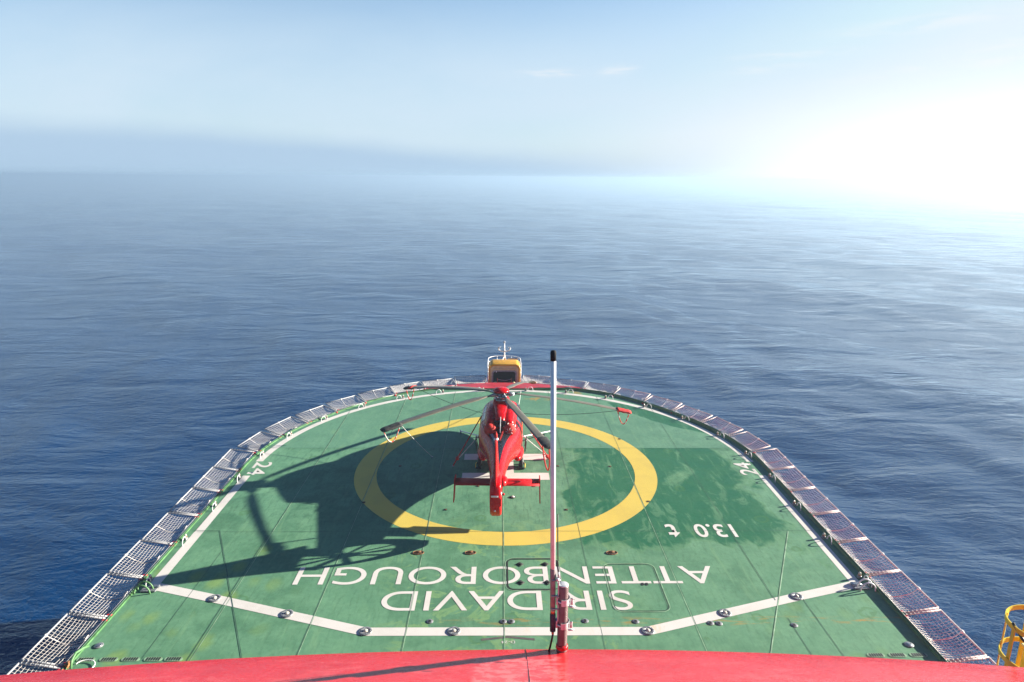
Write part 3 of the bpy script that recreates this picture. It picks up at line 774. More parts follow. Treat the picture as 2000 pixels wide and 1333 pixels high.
# rotor
hub = MB().lathe([(.12,3.0),(.12,3.2),(.20,3.22),(.24,3.30),(.20,3.38),(.05,3.40)], n=24).build('rotor_hub', M['steel'], heli)
MB().lathe([(.33,3.43),(.385,3.47),(.38,3.51),(.30,3.58),(.17,3.625),(.01,3.64)], n=28).build('hub_dome', M['red'], hub)
for k in range(5):
    mb = MB(); a = R(72*k+30); mb.tube([(.2*math.cos(a),.2*math.sin(a),3.05),(.28*math.cos(a+.3),.28*math.sin(a+.3),3.27)], .03, 6); mb.build('pitch_link', M['steel'], hub)
sw = MB(); sw.lathe([(.13,3.02),(.28,3.03),(.30,3.06),(.28,3.10),(.13,3.11)], n=24); sw.build('swashplate', M['steel'], hub)
RB = 6.12
BL = [(160.5,3.05,'right rear'),(233.5,2.86,'left rear'),(303.5,2.52,'left front'),(15.5,2.12,'front'),(90.5,2.52,'right front')]
def blade_fn(az, zt):
    d = Vector((math.sin(R(az)), math.cos(R(az)), 0)); q = Vector((d.y, -d.x, 0))   # q: to the right of the blade
    def P(r, lat, up):
        z = 3.34 + (zt-3.34)*(max(0,r-.4)/(RB-.4))**1.5
        return d*r + q*lat + Vector((0,0,z+up))
    return P, d, q
covers = []
for az, zt, nm in BL:
    P, d, q = blade_fn(az, zt)
    mb = MB(); mb.tube([P(.12,0,0), P(.35,0,.01), P(.62,0,0)], [.07,.085,.06], 10); mb.bbox(P(.42,.0,.0), (.1,.1,.17), .02, Matrix.Rotation(-R(az),3,'Z')); mb.tube([P(.30,.11,-.03), P(.5,.16,-.04), P(.62,.09,-.01)], .035, 8)
    arm = mb.build('rotor_arm', M['steel'], hub)
    mb = MB(); rings = []
    for r, w, th in ((.58,.07,.05),(.8,.08,.045),(1.05,.12,.04),(1.35,.19,.032),(1.8,.195,.028),(2.5,.195,.027),(3.3,.195,.026),(4.1,.195,.025),(4.9,.195,.024),(5.6,.195,.022),(5.95,.19,.018),(RB,.13,.008)):
        tw = .12-.02*r
        rings.append([P(r, (u-.4)*2*w, zz*th + (u-.4)*2*w*tw) for u, zz in ((0,0),(.06,.55),(.2,1),(.45,.85),(.75,.4),(1,.04),(1,-.04),(.7,-.3),(.3,-.6),(.06,-.4))])
    recalc(mb.loft(rings).build('rotor_blade', M['blade'], hub))
    covers.append((az, zt, nm, P, d, q))
# removable tip covers with cord loops (things of their own)
HM = Matrix.Translation((HX,HY,0)) @ Matrix.Rotation(HYAW, 4, 'Z')
cov = {'right rear': ('black','grey-black cloth sleeve over tip of right rear rotor blade'), 'left rear': ('black','black cloth sleeve over tip of left rear rotor blade with red cord'), 'left front': ('red','dark and red sleeve over tip of left front rotor blade'), 'right front': ('red','red sleeve over tip of rotor blade pointing right'), 'front': ('red2','small brown sleeve on tip of the forward rotor blade')}
for az, zt, nm, P, d, q in covers:
    kind, lab = cov[nm]
    r0 = 5.28 if kind == 'black' else (5.5 if kind == 'red' else 5.9)
    t = thing('blade_cover', lab, 'blade cover', (HX,HY,0), HYAW, 'sleeves on the rotor blade tips')
    rings = []
    nn = 9
    for i in range(nn):
        r = r0 + (RB+.06-r0)*i/(nn-1); k = 1 if 0 < i < nn-1 else .9
        w = .24*k*(1 - .25*(i/(nn-1))**3); th = (.075 + .012*math.sin(i*2.2))*k*(.75 if i == nn-1 else 1)
        rings.append([P(r, w*math.cos(a)*(1+.04*math.sin(3*a+i)), th*math.sin(a)*(1.3 if math.sin(a) < 0 else .9)-.01) for a in [2*math.pi*j/14 for j in range(14)]])
    mt = M['blade_cover'] if kind == 'black' or nm == 'left front' else (M['red_fabric'] if kind == 'red' else M['rust'])
    recalc(MB().loft(rings).build('sleeve', mt, t))
    if nm == 'left front':
        mb = MB(); mb.loft([[P(r, .26*math.cos(a), .09*math.sin(a)-.01) for a in [2*math.pi*j/12 for j in range(12)]] for r in (5.55,5.75)]); recalc(mb.build('wrap', M['red_fabric'], t))
    # hanging cord loop, red and white twisted
    if nm != 'front':
        a0, a1 = P(r0+.05,.0,-.08), P(RB-.02,.0,-.06)
        drop = 1.0 if nm == 'right rear' else .62
        path = sagline(a0, a1, drop, 22) if nm != 'right rear' else [a0.lerp(a1, .5-.5*math.cos(math.pi*i/22))-Vector((-.1,-.1,1.15))*math.sin(math.pi*i/22) for i in range(23)]
        MB().tube(path, .026 if nm != 'right rear' else .032, 6).build('cord_loop', M['cord_stripe'] if nm != 'right rear' else M['rope_red'], t)
def w2(p): return HM @ Vector(p)
def strap_thing(name, label, cat, a, b, r, mat, ratchet=None, anchor=True, sag=0., group=None, n=8):
    t = thing(name, label, cat, (0,0,0), 0, group)
    mb = MB(); mb.tube(sagline(a, b, sag, n), r, 6); mb.build('strap' if r > .012 else 'rope', mat, t)
    if ratchet is not None:
        p = Vector(a).lerp(Vector(b), ratchet); MB().bbox(p, (.16,.22,.16), .04, Matrix.Rotation(.5,3,'Y')).build('ratchet', M['red_fabric'], t)
    if anchor:
        b = Vector(b); MB().lathe([(.01,.0),(.06,.0),(.06,.02),(.01,.03)], (b.x,b.y,Z2), n=12).build('deck_ring', M['steel'], t)
    return t
G = 'lashings holding the helicopter down'
bl_, br_ = w2(surf(.5,150,.01)), w2(surf(.5,30,.01))
strap_thing('lashing_strap', 'red ratchet strap from left helicopter flank down to the deck', 'strap', bl_, (-2.50,.12,.03), .028, M['red_fabric'], .86, group=G)
strap_thing('lashing_strap', 'red rope lashing from right helicopter flank to the letter H', 'strap', br_, (2.08,.95,.03), .03, M['rope_red'], .95, group=G)
strap_thing('lashing_strap', 'white strap from left helicopter flank to the red ratchet', 'strap', w2((-1.05,.2,1.15)), (-2.28,.40,.25), .018, M['white_strap'], None, False, group=G)
strap_thing('lashing_strap', 'white strap from right helicopter flank towards the letter H', 'strap', w2((1.05,.2,1.15)), (1.92,1.5,.05), .018, M['white_strap'], None, True, group=G)
for s in (-1, 1):
    w = 'left' if s < 0 else 'right'
    t = strap_thing('lashing_pole', f'white tie-down pole slanting forward from {w} side of the helicopter', 'pole', w2((s*1.0,.55,.95)), (s*2.45+.03,4.4,.12), .032, M['white'], None, True, group='white tie-down poles')
    MB().lathe([(.01,-.12),(.05,-.1),(.05,.1),(.01,.12)], (s*2.40+.03,4.25,.15), 'Y', 10).build('end_fitting', M['steel'], t)
for az, zt, nm, P, d, q in covers:
    if nm in ('left front','right front'):
        s = -1 if nm == 'left front' else 1
        strap_thing('blade_tether', f'thin dark tether line from {nm} blade tip to helicopter side', 'rope', w2(P(5.5,.1,-.05)), w2(surf(.9, 150 if s < 0 else 30, .01)), .011, M['cable_or_shade'], None, False, .12, 'blade tether lines')
    if nm == 'left rear':
        strap_thing('blade_tether', 'pale thin tether line from left rear blade tip to the deck', 'rope', w2(P(5.3,-.1,-.05)), (-3.6,1.2,.02), .010, M['white_strap'], None, True, .05, 'blade tether lines')
strap_thing('blade_tether', 'pale thin line from the forward deck to the right of the rotor hub', 'rope', w2(P(2.2,.1,-.05)) if False else (1.05,11.6,.05), w2(surf(2.2,40,.01)), .012, M['white_strap'], None, False, .05, 'blade tether lines')

# ------------------------------------------------------------------ bow house with mast and pulpit rail
TX, TYF, TB, TT = .01, 14.5, -.6, 1.0
house = thing('bow_house', 'small yellow bow house with dark open doorway ahead of the deck', 'deckhouse', (TX,TYF,TB))
hh, hw, dep = TT-TB, 1.08, 1.25
def arch(w, h, r, y, n=6, z0=0.):
    p = [Vector((-w,y,z0))]
    for i in range(n+1): a = R(180-90*i/n); p.append(Vector((-w+r+r*math.cos(a), y, h-r+r*math.sin(a))))
    for i in range(n+1): a = R(90-90*i/n); p.append(Vector((w-r+r*math.cos(a), y, h-r+r*math.sin(a))))
    p.append(Vector((w,y,z0))); return p
# yellow shell: outer arch and inner arch joined as a real hood
mb = MB(); mb.loft([arch(hw-.13,hh-.16,.24,.10), arch(hw-.02,hh-.04,.32,.0), arch(hw,hh,.34,.06), arch(hw,hh,.34,dep)], False, False, True)
mb.poly(list(reversed(arch(hw,hh,.34,dep)))); recalc(mb.build('shell', M['yellow'], house))
mb = MB(); mb.loft([arch(.84,1.12,.20,.16), arch(hw-.125,hh-.155,.24,.10)], False, False, False); recalc(mb.build('front_panel', M['beige'], house))
mb = MB(); mb.loft([arch(.76,1.05,.16,.22), arch(.76,1.05,.16,.13), arch(.85,1.13,.20,.13), arch(.85,1.13,.20,.20)], False, False, False); recalc(mb.build('door_frame', M['grey'], house))
mb = MB(); mb.loft([arch(.78,1.07,.18,.2), arch(.78,1.07,.18,1.1)], False, False, False); mb.poly(arch(.78,1.07,.18,1.1)); recalc(mb.build('interior', M['dark'], house))
mb = MB(); mb.box((0,-.0,hh-.30),(1.6,.012,.012)); mb.build('panel_seam', M['grey'], house)
# doorway chains on stanchions
ch = thing('chain_barrier', 'red and brown stanchions with two chains across the dark doorway', 'barrier', (TX,TYF+.02,TB))
MB().tube([(-.48,0,0),(-.48,0,.62)], .032, 8).build('stanchion', M['red_fabric'], ch); MB().tube([(.48,0,0),(.48,0,.62)], .032, 8).build('stanchion', M['rust'], ch)
for z in (.56, .24): MB().tube(sagline((-.48,0,z),(.48,0,z),.10,12), .014, 6).build('chain', M['zinc'], ch)
MB().tube([(-.46,-.02,.02),(-.46,-.02,.34),(-.28,-.02,.34),(-.28,-.02,.02)], .02, 6).build('handle_frame', M['red_fabric'], ch)
for x in (-.60,.62):
    t = thing('bollard', f'small beige bollard at {"left" if x<0 else "right"} side of the bow house doorway', 'bollard', (TX+x,TYF-.1,TB+.1))
    MB().lathe([(.01,0),(.08,0),(.08,.2),(.11,.23),(.11,.27),(.01,.3)], n=14).build('barrel', M['beige'], t)
    MB().bbox((0,0,-.01),(.26,.22,.03),.01).build('foot', M['bracket_red'], t)
# pulpit rail
t = thing('pulpit_rail', 'white U-shaped guard rail around the yellow bow house', 'railing', (0,0,0))
def upath(z, w=1.13, y0=14.35, y1=17.0, r=.85):
    p = [(TX-w,y0,z),(TX-w,y1-r,z)]
    p += [(TX-w+r-r*math.cos(R(a)), y1-r+r*math.sin(R(a)), z) for a in range(15,91,15)]
    p += [(TX+w-r+r*math.cos(R(a)), y1-r+r*math.sin(R(a)), z) for a in range(90,-1,-15)]
    p += [(TX+w,y0,z)]
    return p
for z in (.93,.66,.38,.10): MB().tube(upath(z), .024 if z > .9 else .016, 7).build('rail', M['white'], t)
for x, y in ((-1.13,14.35),(1.13,14.35),(-1.13,15.9),(1.13,15.9),(-.5,16.93),(.5,16.93),(0,17.0)): MB().tube([(TX+x,y,-.5),(TX+x,y,.93)], .024, 7).build('post', M['white'], t)
MB().bbox((.62,16.6,.55),(.75,.04,.66),.01).build('notice_board', M['grey'], t)
MB().bbox((.95,16.2,.35),(.36,.3,.26),.03).build('white_box', M['white'], t)
# mast
t = thing('bow_mast', 'white bow mast with two curved lamp arms behind the bow house', 'mast', (TX,16.4,-.45))
MB().tube([(0,0,0),(0,0,1.5),(0,0,2.5)], [.075,.06,.045], 10).build('pole', M['white'], t)
MB().lathe([(.01,0),(.07,0),(.07,.1),(.04,.14),(.01,.15)], (0,0,2.48), n=12).build('mast_head_light', M['grey'], t)
for s in (-1,1):
    MB().tube([(0,0,1.86),(s*.2,0,1.9),(s*.36,0,1.95),(s*.42,0,2.05),(s*.38,0,2.13),(s*.26,0,2.16)], [.05,.045,.04,.045,.05,.03], 8).build('lamp_arm', M['white'], t)
    MB().lathe([(.02,0),(.06,.02),(.05,.09),(.01,.1)], (s*.40,-.02,2.08), n=10).build('lamp', M['grey'], t)
    MB().tube([(s*.03,0,1.7),(s*.17,.0,.95)], .018, 6).build('stay', M['white'], t)
MB().tube([(-.02,-.05,1.45),(-.42,-.9,.95),(-.55,-1.9,.9)], .03, 6).build('stay', M['white'], t)
MB().tube([(-.05,-.05,1.2),(-.35,-.9,1.42)], .05, 6).build('brace', M['white'], t)
MB().bbox((0,0,1.15),(.18,.18,.5),.03).build('junction_box', M['rust'], t)

# ------------------------------------------------------------------ bridge: red roof edge in the foreground, hull below
def roof_material():
    m, t, b = new_mat('bridge_roof_red')
    co = t.n('ShaderNodeTexCoord').outputs['Object']
    n1 = t.noise(co, 1.2, 6, .6, .4); n2 = t.noise(t.scaled(co, (3,6,1)), 2.2, 6, .65)
    c = t.mix(t.mr(n1, .3, .7), (.47,.016,.022), (.56,.026,.032))
    sx = t.n('ShaderNodeSeparateXYZ', {'Vector': co})
    # dusty salt patch right of centre
    px = t.m('MULTIPLY', t.mr(t.m('ABSOLUTE', t.m('ADD', sx.outputs[0], .12)), .48, .40), t.mr(sx.outputs[1], -23.68, -23.74))
    salt = t.m('MULTIPLY', px, t.mr(n2, .4, .62))
    c = t.mix(t.m('MULTIPLY', salt, .55), c, (.64,.24,.24))
    n3 = t.noise(t.scaled(co, (.7,2.2,1)), 1.6, 7, .7, .8)
    c = t.mix(t.m('MULTIPLY', t.mr(n3, .52, .66), .35), c, (.66,.12,.12))
    c = t.mix(t.m('MULTIPLY', t.mr(t.noise(co, 7, 5, .7), .66, .74), .5), c, (.36,.02,.02))
    sp = t.noise(co, 40, 2, .5)
    c = t.mix(t.m('MULTIPLY', t.mr(sp, .68, .76), .4), c, (.66,.3,.3))
    t.L.new(c, b.inputs['Base Color'])
    t.L.new(t.mr(n2, .35, .7, .20, .36), b.inputs['Roughness'])
    b.inputs['Coat Weight'].default_value = .12; b.inputs['Coat Roughness'].default_value = .15; b.inputs['Specular IOR Level'].default_value = .38
    bp = t.n('ShaderNodeBump', {'Height': t.m('ADD', t.noise(co, 55, 3), t.m('MULTIPLY', n1, 8)), 'Strength': .22, 'Distance': .004})
    t.L.new(bp.outputs[0], b.inputs['Normal'])
    return m
M['roof'] = roof_material()
bridge = thing('ship_bridge', 'curved red edge of the ship bridge roof in the foreground', 'ship bridge', (0,0,0))
RZ = 8.5
def yedge(x): return -23.505 - .0123*x**2
xs = [-14 + 28*i/70 for i in range(71)]
ye = [max(yedge(x), -27.5) for x in xs]
rings = []
for dy, z in ((-1.75, RZ+.52),(-1.70, RZ+.535),(-1.6, RZ+.51),(-.9, RZ+.285),(-.27, RZ+.083),(-.25, RZ+.072),(-.02, RZ+.004),(0, RZ-.012),(.006, RZ-.05),(.0, RZ-.30)):
    rings.append([Vector((x, y+dy, z)) for x, y in zip(xs, ye)])
mb = MB(); mb.loft(rings, False, False, True); recalc(mb.build('roof_edge', M['roof'], bridge))
mb = MB(); mb.loft([[Vector((x, y-dy, RZ-.1)) for x, y in zip(xs, ye)] for dy in (1.72, 9.)], False, False, False); recalc(mb.build('upper_deck', M['grey_deck'], bridge))  # unseen grey plate, put in to cut red bounce on the antenna
mb = MB(); mb.loft([[Vector((x, y-.35, z)) for x, y in zip(xs, ye)] for z in (RZ-.3, 5.9)], False, False, False); recalc(mb.build('fascia', M['roof'], bridge))
mb = MB(); mb.loft([[Vector((x, y-.5, z)) for x, y in zip(xs, ye)] for z in (7.9, 6.2)], False, False, False); mb.build('window', M['glass'], bridge)
mb = MB(); mb.loft([[Vector((x, y-.2, z)) for x, y in zip(xs, ye)] for z in (5.9, -8.)], False, False, False); recalc(mb.build('front_wall', M['roof'], bridge))
mb = MB(); mb.tube([(-.03,-23.53,RZ+.006),(-.025,-23.76,RZ+.074),(-.02,-24.4,RZ+.285),(.0,-25.1,RZ+.51)], .006, 6); mb.build('weld_bead', M['roof'], bridge)
hull = MB(); 
def hl(k, z): return [Vector((x*k, y*k if y > 0 else y, z)) for x, y in [(12.2,-22.5)]+[(12.2*math.sin(R(a)), 12.0*math.cos(R(a))*1.2) for a in range(90,-91,-6)]+[(-12.2,-22.5)]]
hull.loft([hl(.97,-.36), hl(.9,-4), hl(.78,-13)], False, False, True)
h = recalc(hull.build('ship_hull', M['roof'])); tag(h, 'red ship hull below the green landing deck', 'ship hull')

# whip antenna on its post
AX, AY = .34, -23.56
ant = thing('whip_antenna', 'tall white whip antenna clamped to a stubby brown post on red roof', 'antenna', (AX,AY,RZ+.055))
MB().lathe([(.062,-.09),(.052,-.02),(.052,.715),(.047,.73)], n=24).build('post', M['post'], ant)
MB().lathe([(.05,.0),(.066,.002),(.062,.03),(.053,.05),(.053,.0)], n=24).build('post_foot', M['roof'], ant)
MB().lathe([(.05,.728),(.05,.738),(.046,.742),(.005,.743)], n=24).build('post_cap', M['zinc'], ant)
ax = -.095
for z in (.29, .56):
    cl_ = MB()
    cl_.tube([(.062*math.cos(R(a)), .062*math.sin(R(a)), z) for a in range(-150,151,15)], .01, 6)
    for a in range(-60,61,20):
        pass
    arcp = [(.066*math.cos(R(a)), .066*math.sin(R(a))) for a in range(-110,111,10)]
    cl_.loft([[Vector((x*1.0,y*1.0,z-.035)) for x,y in arcp],[Vector((x,y,z+.035)) for x,y in arcp],[Vector((x*1.07,y*1.07,z+.035)) for x,y in arcp],[Vector((x*1.07,y*1.07,z-.035)) for x,y in arcp],[Vector((x,y,z-.035)) for x,y in arcp]], False, False, False)
    cl_.bbox((.085,-.03,z),(.03,.012,.075),.004); cl_.tube([(.05,-.085,z-.02),(.11,-.085,z-.02)], .009, 6)
    cl_.bbox((-.058,0,z),(.03,.06,.09),.006)
    cl_.build('clamp', M['zinc'], ant)
pl_ = MB(); pl_.bbox((ax+.043,-.005,.56),(.014,.05,.62),.004); pl_.tube([(ax+.03,-.03,.80),(ax+.03,-.03,.83)], .014, 6); pl_.build('mounting_bar', M['zinc'], ant)
for z in (.80,.62,.47): MB().tube([(ax-.03,-.028,z),(ax+.055,-.028,z)], .010, 6).build('bolt', M['steel'], ant)
MB().lathe([(.010,.19),(.030,.2),(.030,.40),(.027,.405)], (ax,0,0), n=20).build('antenna_base', M['navy'], ant)
MB().lathe([(.026,.403),(.026,.46)], (ax,0,0), n=20).build('feed_ring', M['copper'], ant)
MB().lathe([(.028,.455),(.028,.915),(.026,.92)], (ax,0,0), n=20).build('sleeve', M['sleeve'], ant)
MB().lathe([(.0255,.915),(.0255,3.10)], (ax,0,0), n=24).build('whip', M['antenna'], ant)
MB().lathe([(.028,3.09),(.028,3.17),(.022,3.185),(.005,3.19)], (ax,0,0), n=20).build('tip_cap', M['cap_rubber'], ant)
MB().lathe([(.008,.16),(.014,.165),(.012,.195)], (ax,0,0), n=12).build('connector', M['copper'], ant)
MB().tube([(ax,0,.17),(ax-.01,0,.1),(ax-.028,0,.0),(ax-.05,-.0,-.10)], .011, 8).build('cable_or_shade', M['cable_or_shade'], ant)
MB().tube([(.02-.07,.06,.74),(-.06,.09,1.1),(-.075,.03,1.5)], .006, 6).build('stay_wire', M['cable_or_shade'], ant)

for ch_ in ant.children:
    if ch_.name.split('.')[0] in ('antenna_base','feed_ring','sleeve','whip','tip_cap','connector'): ch_.rotation_euler.y = -.0195

# yellow ladder safety cage at the right
LX, LY = 5.66, -23.28
cage = thing('ladder_cage', 'yellow ladder safety cage with hoop shade as black tubing at right roof edge', 'ladder', (LX,LY,4.0))
for k in range(6):
    z = 4.56-.42*k if k else 4.56
    mb = MB(); inn=[(.35*math.cos(R(a)), .35*math.sin(R(a)), z-.03) for a in range(0,361,10)]; ot=[(.36*math.cos(R(a)), .36*math.sin(R(a)), z-.03) for a in range(0,361,10)]
    up=lambda L: [(x,y,zz+.06) for x,y,zz in L]
    V=lambda L:[Vector(p) for p in L]
    mb.loft([V(inn),V(up(inn)),V(up(ot)),V(ot),V(inn)], False, False, False); recalc(mb.build('hoop', M['cage_yellow'], cage))
for a in (180,128,76,24,-28,-80,-132):
    rot = Matrix.Rotation(R(a),3,'Z'); MB().box(rot @ Vector((.342,0,2.5)), (.01,.046,4.12), rot).build('strap', M['cage_yellow'], cage)
MB().bbox((.0,.10,2.1),(.12,.10,4.2),.01).build('stringer', M['cage_yellow'], cage)
MB().bbox((.0,.10,4.22),(.16,.14,.025),.006).build('stringer_cap', M['beige'], cage)
for k in range(8):
    MB().tube([(.0,.05,4.1-.3*k),(-.10,.02,4.09-.3*k),(-.13,-.04,4.06-.3*k),(-.08,-.12,4.02-.3*k),(.12,-.26,3.98-.3*k),(.36,-.34,3.95-.3*k)], .014, 6).build('lit_hoop_edge', M['beige'], cage)  # beige bars paint the lit upper edges of the near hoops
MB().tube([(-.35,.02,4.6),(-.33,-.12,4.5),(-.22,-.27,4.38),(-.05,-.33,4.2),(-.18,-.3,4.1),(-.36,-.1,4.1),(-.35,-.02,4.0),(-.28,-.24,3.85),(-.12,-.33,3.7),(-.3,-.2,3.5)], .017, 6).build('cable_or_shade', M['cable_or_shade'], cage)  # black tube painting the shaded near side of the hoops

# ------------------------------------------------------------------ sea
import numpy as np
def build_sea():
    nr, na = 420, 900
    r = np.concatenate([[0.0], np.geomspace(9, 700, nr-60), np.geomspace(715, 6000, 59)])
    th = np.linspace(0, 2*np.pi, na, endpoint=False)
    cx, cy = 0., -10.
    RR, TT_ = np.meshgrid(r, th, indexing='ij')
    X = cx + RR*np.sin(TT_); Y = cy + RR*np.cos(TT_); Z = np.zeros_like(X)
    rng = np.random.default_rng(3)
    for i in range(46):
        lam = 3.2*(1.105**i)      # 3 m .. 300 m
        if lam > 90: break
        main = R(62) + rng.normal(0, .55)
        k = 2*np.pi/lam; kx, ky = k*np.sin(main), k*np.cos(main)
        amp = .0033*lam**.92
        spacing = RR*2*np.pi/na
        fade = np.clip((lam/3.0 - np.maximum(spacing, RR*.0115))/ (lam/6.0), 0, 1)
        mod = .55+.45*np.sin(.011*X*rng.normal()+.009*Y*rng.normal()+rng.uniform(0,6))
        Z += amp*fade*mod*np.sin(kx*X+ky*Y+rng.uniform(0,6.28)+.6*np.sin(.05*X*rng.normal()+.05*Y*rng.normal()))
    V = np.stack([X,Y,Z+SEA_Z],-1).reshape(-1,3)
    i = np.arange(1, len(r)-1)[:,None]; j = np.arange(na)[None,:]; k2 = (j+1) % na
    F = np.stack([i*na+j, (i+1)*na+j, (i+1)*na+k2, i*na+k2], -1).reshape(-1,4)
    me = bpy.data.meshes.new('sea'); me.vertices.add(len(V)); me.vertices.foreach_set('co', V.astype(np.float32).ravel())
    me.loops.add(F.size); me.loops.foreach_set('vertex_index', F[:, ::-1].astype(np.int32).ravel())
    me.polygons.add(len(F)); me.polygons.foreach_set('loop_start', np.arange(0,F.size,4,dtype=np.int32))
    me.polygons.foreach_set('use_smooth', np.ones(len(F), dtype=bool))
    me.update(calc_edges=True); me.validate()
    o = bpy.data.objects.new('sea', me); COL.objects.link(o); tag(o, kind='structure')
    m, t, b = new_mat('sea_water')
    co = t.n('ShaderNodeTexCoord').outputs['Object']
    a1 = t.noise(t.scaled(co, (1,1.9,1), (0,0,R(-28))), .60, 4, .6, .3)
    a2 = t.noise(t.scaled(co, (1,1.7,1), (0,0,R(-20))), 2.1, 4, .6, .2)
    a3 = t.noise(t.scaled(co, (1,2.6,1), (0,0,R(-30))), .07, 4, .5, .4)
    calm = t.mr(t.noise(t.scaled(co, (1,2.2,1), (0,0,R(-25))), .012, 4, .6, .8), .35, .65, .45, 1.)
    b1 = t.n('ShaderNodeBump', {'Height': a3, 'Strength': 1., 'Distance': .7})
    b2 = t.n('ShaderNodeBump', {'Height': a1, 'Strength': calm, 'Distance': .165, 'Normal': b1.outputs[0]})
    b3 = t.n('ShaderNodeBump', {'Height': a2, 'Strength': calm, 'Distance': .10, 'Normal': b2.outputs[0]})
    a4 = t.noise(t.scaled(co, (1,1.5,1), (0,0,R(-35))), 5.5, 3, .6)
    b4 = t.n('ShaderNodeBump', {'Height': a4, 'Strength': calm, 'Distance': .03, 'Normal': b3.outputs[0]})
    t.L.new(b4.outputs[0], b.inputs['Normal'])
    b.inputs['Base Color'].default_value = (.0,.024,.088,1); b.inputs['Roughness'].default_value = .05
    b.inputs['IOR'].default_value = 1.333; b.inputs['Specular IOR Level'].default_value = .8; b.inputs['Specular Tint'].default_value = (.20,.80,1,1)
    me.materials.append(m)
build_sea()

# ------------------------------------------------------------------ haze
mb = MB(); mb.box((0,0,(SEA_Z-1.2+16.5)/2),(12600,12600,16.5-(SEA_Z-1.2)))
hz = mb.build('haze', None); tag(hz, kind='stuff')
hm = bpy.data.materials.new('sea_haze'); hm.use_nodes = True; nt = hm.node_tree
for n_ in list(nt.nodes):
    if n_.type == 'BSDF_PRINCIPLED': nt.nodes.remove(n_)
pv = nt.nodes.new('ShaderNodeVolumePrincipled'); pv.inputs['Color'].default_value = (.38,.525,.67,1); pv.inputs['Density'].default_value = .0009; pv.inputs['Anisotropy'].default_value = .4
nt.links.new(pv.outputs[0], nt.nodes['Material Output'].inputs['Volume']); hz.data.materials.append(hm)

# ------------------------------------------------------------------ sun and sky
KX, KY = 3.28, .88
az = math.atan2(KX, KY); elv = math.atan(1/math.hypot(KX, KY))
sd = Vector((KX, KY, 1)).normalized()
L = bpy.data.lights.new('sun', 'SUN'); L.energy = 5.0; L.angle = R(.53); L.color = (1,.91,.78)
lo = bpy.data.objects.new('sun', L); COL.objects.link(lo); lo.rotation_euler = sd.to_track_quat('Z','Y').to_euler(); lo.location = sd*40

W = bpy.data.worlds.new('World'); S.world = W; W.use_nodes = True
t = NT(W.node_tree); bg = t.N['Background']
sky = t.n('ShaderNodeTexSky'); sky.sky_type = 'NISHITA'; sky.sun_disc = False; sky.sun_elevation = elv; sky.sun_rotation = az
sky.air_density = 1.0; sky.dust_density = .6; sky.ozone_density = 1.6
dirv = t.n('ShaderNodeTexCoord').outputs['Generated']
sp = t.n('ShaderNodeSeparateXYZ', {'Vector': dirv}); dz = sp.outputs[2]
dot = t.n('ShaderNodeVectorMath', {0: dirv, 1: (math.sin(az), math.cos(az), 0)}, operation='DOT_PRODUCT').outputs['Value']
toward = t.mr(dot, .22, .98, 0, 1)
nz = t.noise(t.scaled(dirv, (2.2,2.2,9)), 1.6, 5, .55, .3)
nz2 = t.noise(t.scaled(dirv, (1.1,1.1,2.5)), 1.3, 5, .6, .5)
tint = t.mix(t.mr(dz, .20, .62), t.mix(t.mr(dot, .2, .8), (.64,.87,1.05), (1,1,1)), (.05,.30,.64))
skc = t.mix(1., sky.outputs[0], tint, 'MULTIPLY')
pale = t.m('MULTIPLY', t.mr(dz, .33, .08), t.mr(nz2, .2, .75, .55, 1.))
left = t.m('MULTIPLY', t.mr(sp.outputs[0], -.15, -.75), t.mr(dz, .7, .3))
pale = t.m('MULTIPLY', t.m('MAXIMUM', pale, t.m('MULTIPLY', left, .6)), t.mr(sp.outputs[1], -.6, .15, .25, 1.))
skc = t.mix(1., skc, (4.3,4.75,5.1), 'DARKEN')
c = t.mix(pale, skc, (3.6,4.38,5.08))
# glare of the low sun in the damp air
c = t.mix(t.m('MULTIPLY', toward, t.mr(dz, .16, .02)), c, (5.0,5.1,5.15))
# fog bank lying on the horizon, higher to port, with an uneven top
hgt = t.m('ADD', t.m('ADD', t.mr(sp.outputs[0], .12, -.5, .030, .060), t.mr(sp.outputs[0], .15, .7, 0., .025)), t.m('MULTIPLY', t.m('SUBTRACT', nz, .5), .03))
soft = t.m('DIVIDE', t.m('SUBTRACT', dz, hgt), t.m('ADD', 1., t.m('MULTIPLY', toward, 5.)))
fogc = t.mix(toward, (2.5,3.42,4.4), (4.9,5.0,5.1))
c = t.mix(t.mr(soft, .016, -.022), c, fogc)
gl = t.m('MULTIPLY', t.m('POWER', toward, 2), t.m('EXPONENT', t.m('DIVIDE', t.m('MAXIMUM', dz, 0.), -.065)))
c = t.mix(gl, c, t.mix(1., c, (7.6,7.0,6.4), 'ADD'))
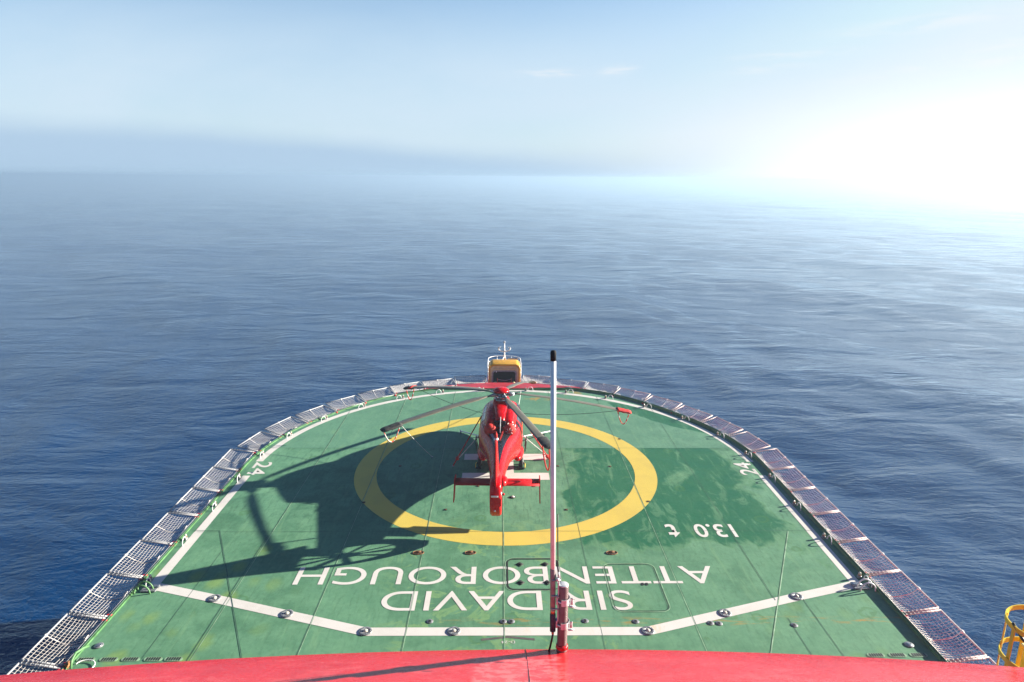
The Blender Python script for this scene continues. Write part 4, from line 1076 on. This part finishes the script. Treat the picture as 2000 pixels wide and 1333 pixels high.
# a few thin cirrus streaks low over the horizon
azn = t.m('ARCTAN2', sp.outputs[0], sp.outputs[1]); eln = t.m('ARCSINE', dz)
tot = None
for a0, e0, w, h, sl, k in ((3.6,8.0,2.4,.26,.02,.9),(9.2,8.15,1.2,.34,.10,1.),(30.3,10.3,5.,.50,.05,.65),(32.5,7.5,6.,.40,.07,.8),(22.6,8.9,4.2,.26,.03,.6),(20.3,8.0,2.6,.26,.06,.65),(36,8.6,4.,.4,.05,.6)):
    da = t.m('SUBTRACT', azn, R(a0)); de = t.m('SUBTRACT', t.m('SUBTRACT', eln, R(e0)), t.m('MULTIPLY', da, sl))
    q = t.m('ADD', t.m('POWER', t.m('DIVIDE', da, R(w)), 2), t.m('POWER', t.m('DIVIDE', de, R(h)), 2))
    g = t.m('MULTIPLY', t.m('EXPONENT', t.m('MULTIPLY', q, -1.)), k)
    tot = g if tot is None else t.m('MAXIMUM', tot, g)
uv = t.n('ShaderNodeCombineXYZ', {0: azn, 1: eln, 2: 0.}).outputs[0]
ci = t.noise(t.scaled(uv, (14,120,1), (0,0,R(-4))), 1.0, 6, .65, .6)
c = t.mix(t.m('MULTIPLY', t.m('MULTIPLY', tot, t.mr(ci, .38, .66)), .85), c, (5.0,5.1,5.2))
t.L.new(c, bg.inputs['Color']); bg.inputs['Strength'].default_value = .05

# ------------------------------------------------------------------ camera
F, PI_, YA, RO = 1321.134, R(13.592639), R(1.07119593), R(.42423848)
def cray(x, y):
    x, y = x*math.cos(RO)-y*math.sin(RO), x*math.sin(RO)+y*math.cos(RO)
    X, Y, Z = x, math.cos(PI_)+y*math.sin(PI_), -math.sin(PI_)+y*math.cos(PI_)
    return Vector((X*math.cos(YA)+Y*math.sin(YA), -X*math.sin(YA)+Y*math.cos(YA), Z))
fw = cray(0,0).normalized(); rt = (cray(1,0)-cray(0,0)).normalized(); upv = (cray(0,1)-cray(0,0)).normalized()
cam = bpy.data.cameras.new('camera'); cam.sensor_width = 36; cam.sensor_fit = 'HORIZONTAL'; cam.lens = F*36/2000; cam.clip_start = .1; cam.clip_end = 40000
co_ = bpy.data.objects.new('camera', cam); COL.objects.link(co_)
mw = Matrix((rt, upv, -fw)).transposed().to_4x4(); mw.translation = (-.315374, -29.637449, 13.298910); co_.matrix_world = mw
S.camera = co_
S.view_settings.view_transform = 'Standard'; S.view_settings.look = 'None'; S.view_settings.gamma = 1; S.view_settings.exposure = 1.9
S.view_settings.use_curve_mapping = False
S.cycles.volume_bounces = 1; S.cycles.max_bounces = 8; S.cycles.caustics_reflective = False; S.cycles.caustics_refractive = False
S.cycles.use_denoising = True; S.cycles.sample_clamp_indirect = 6
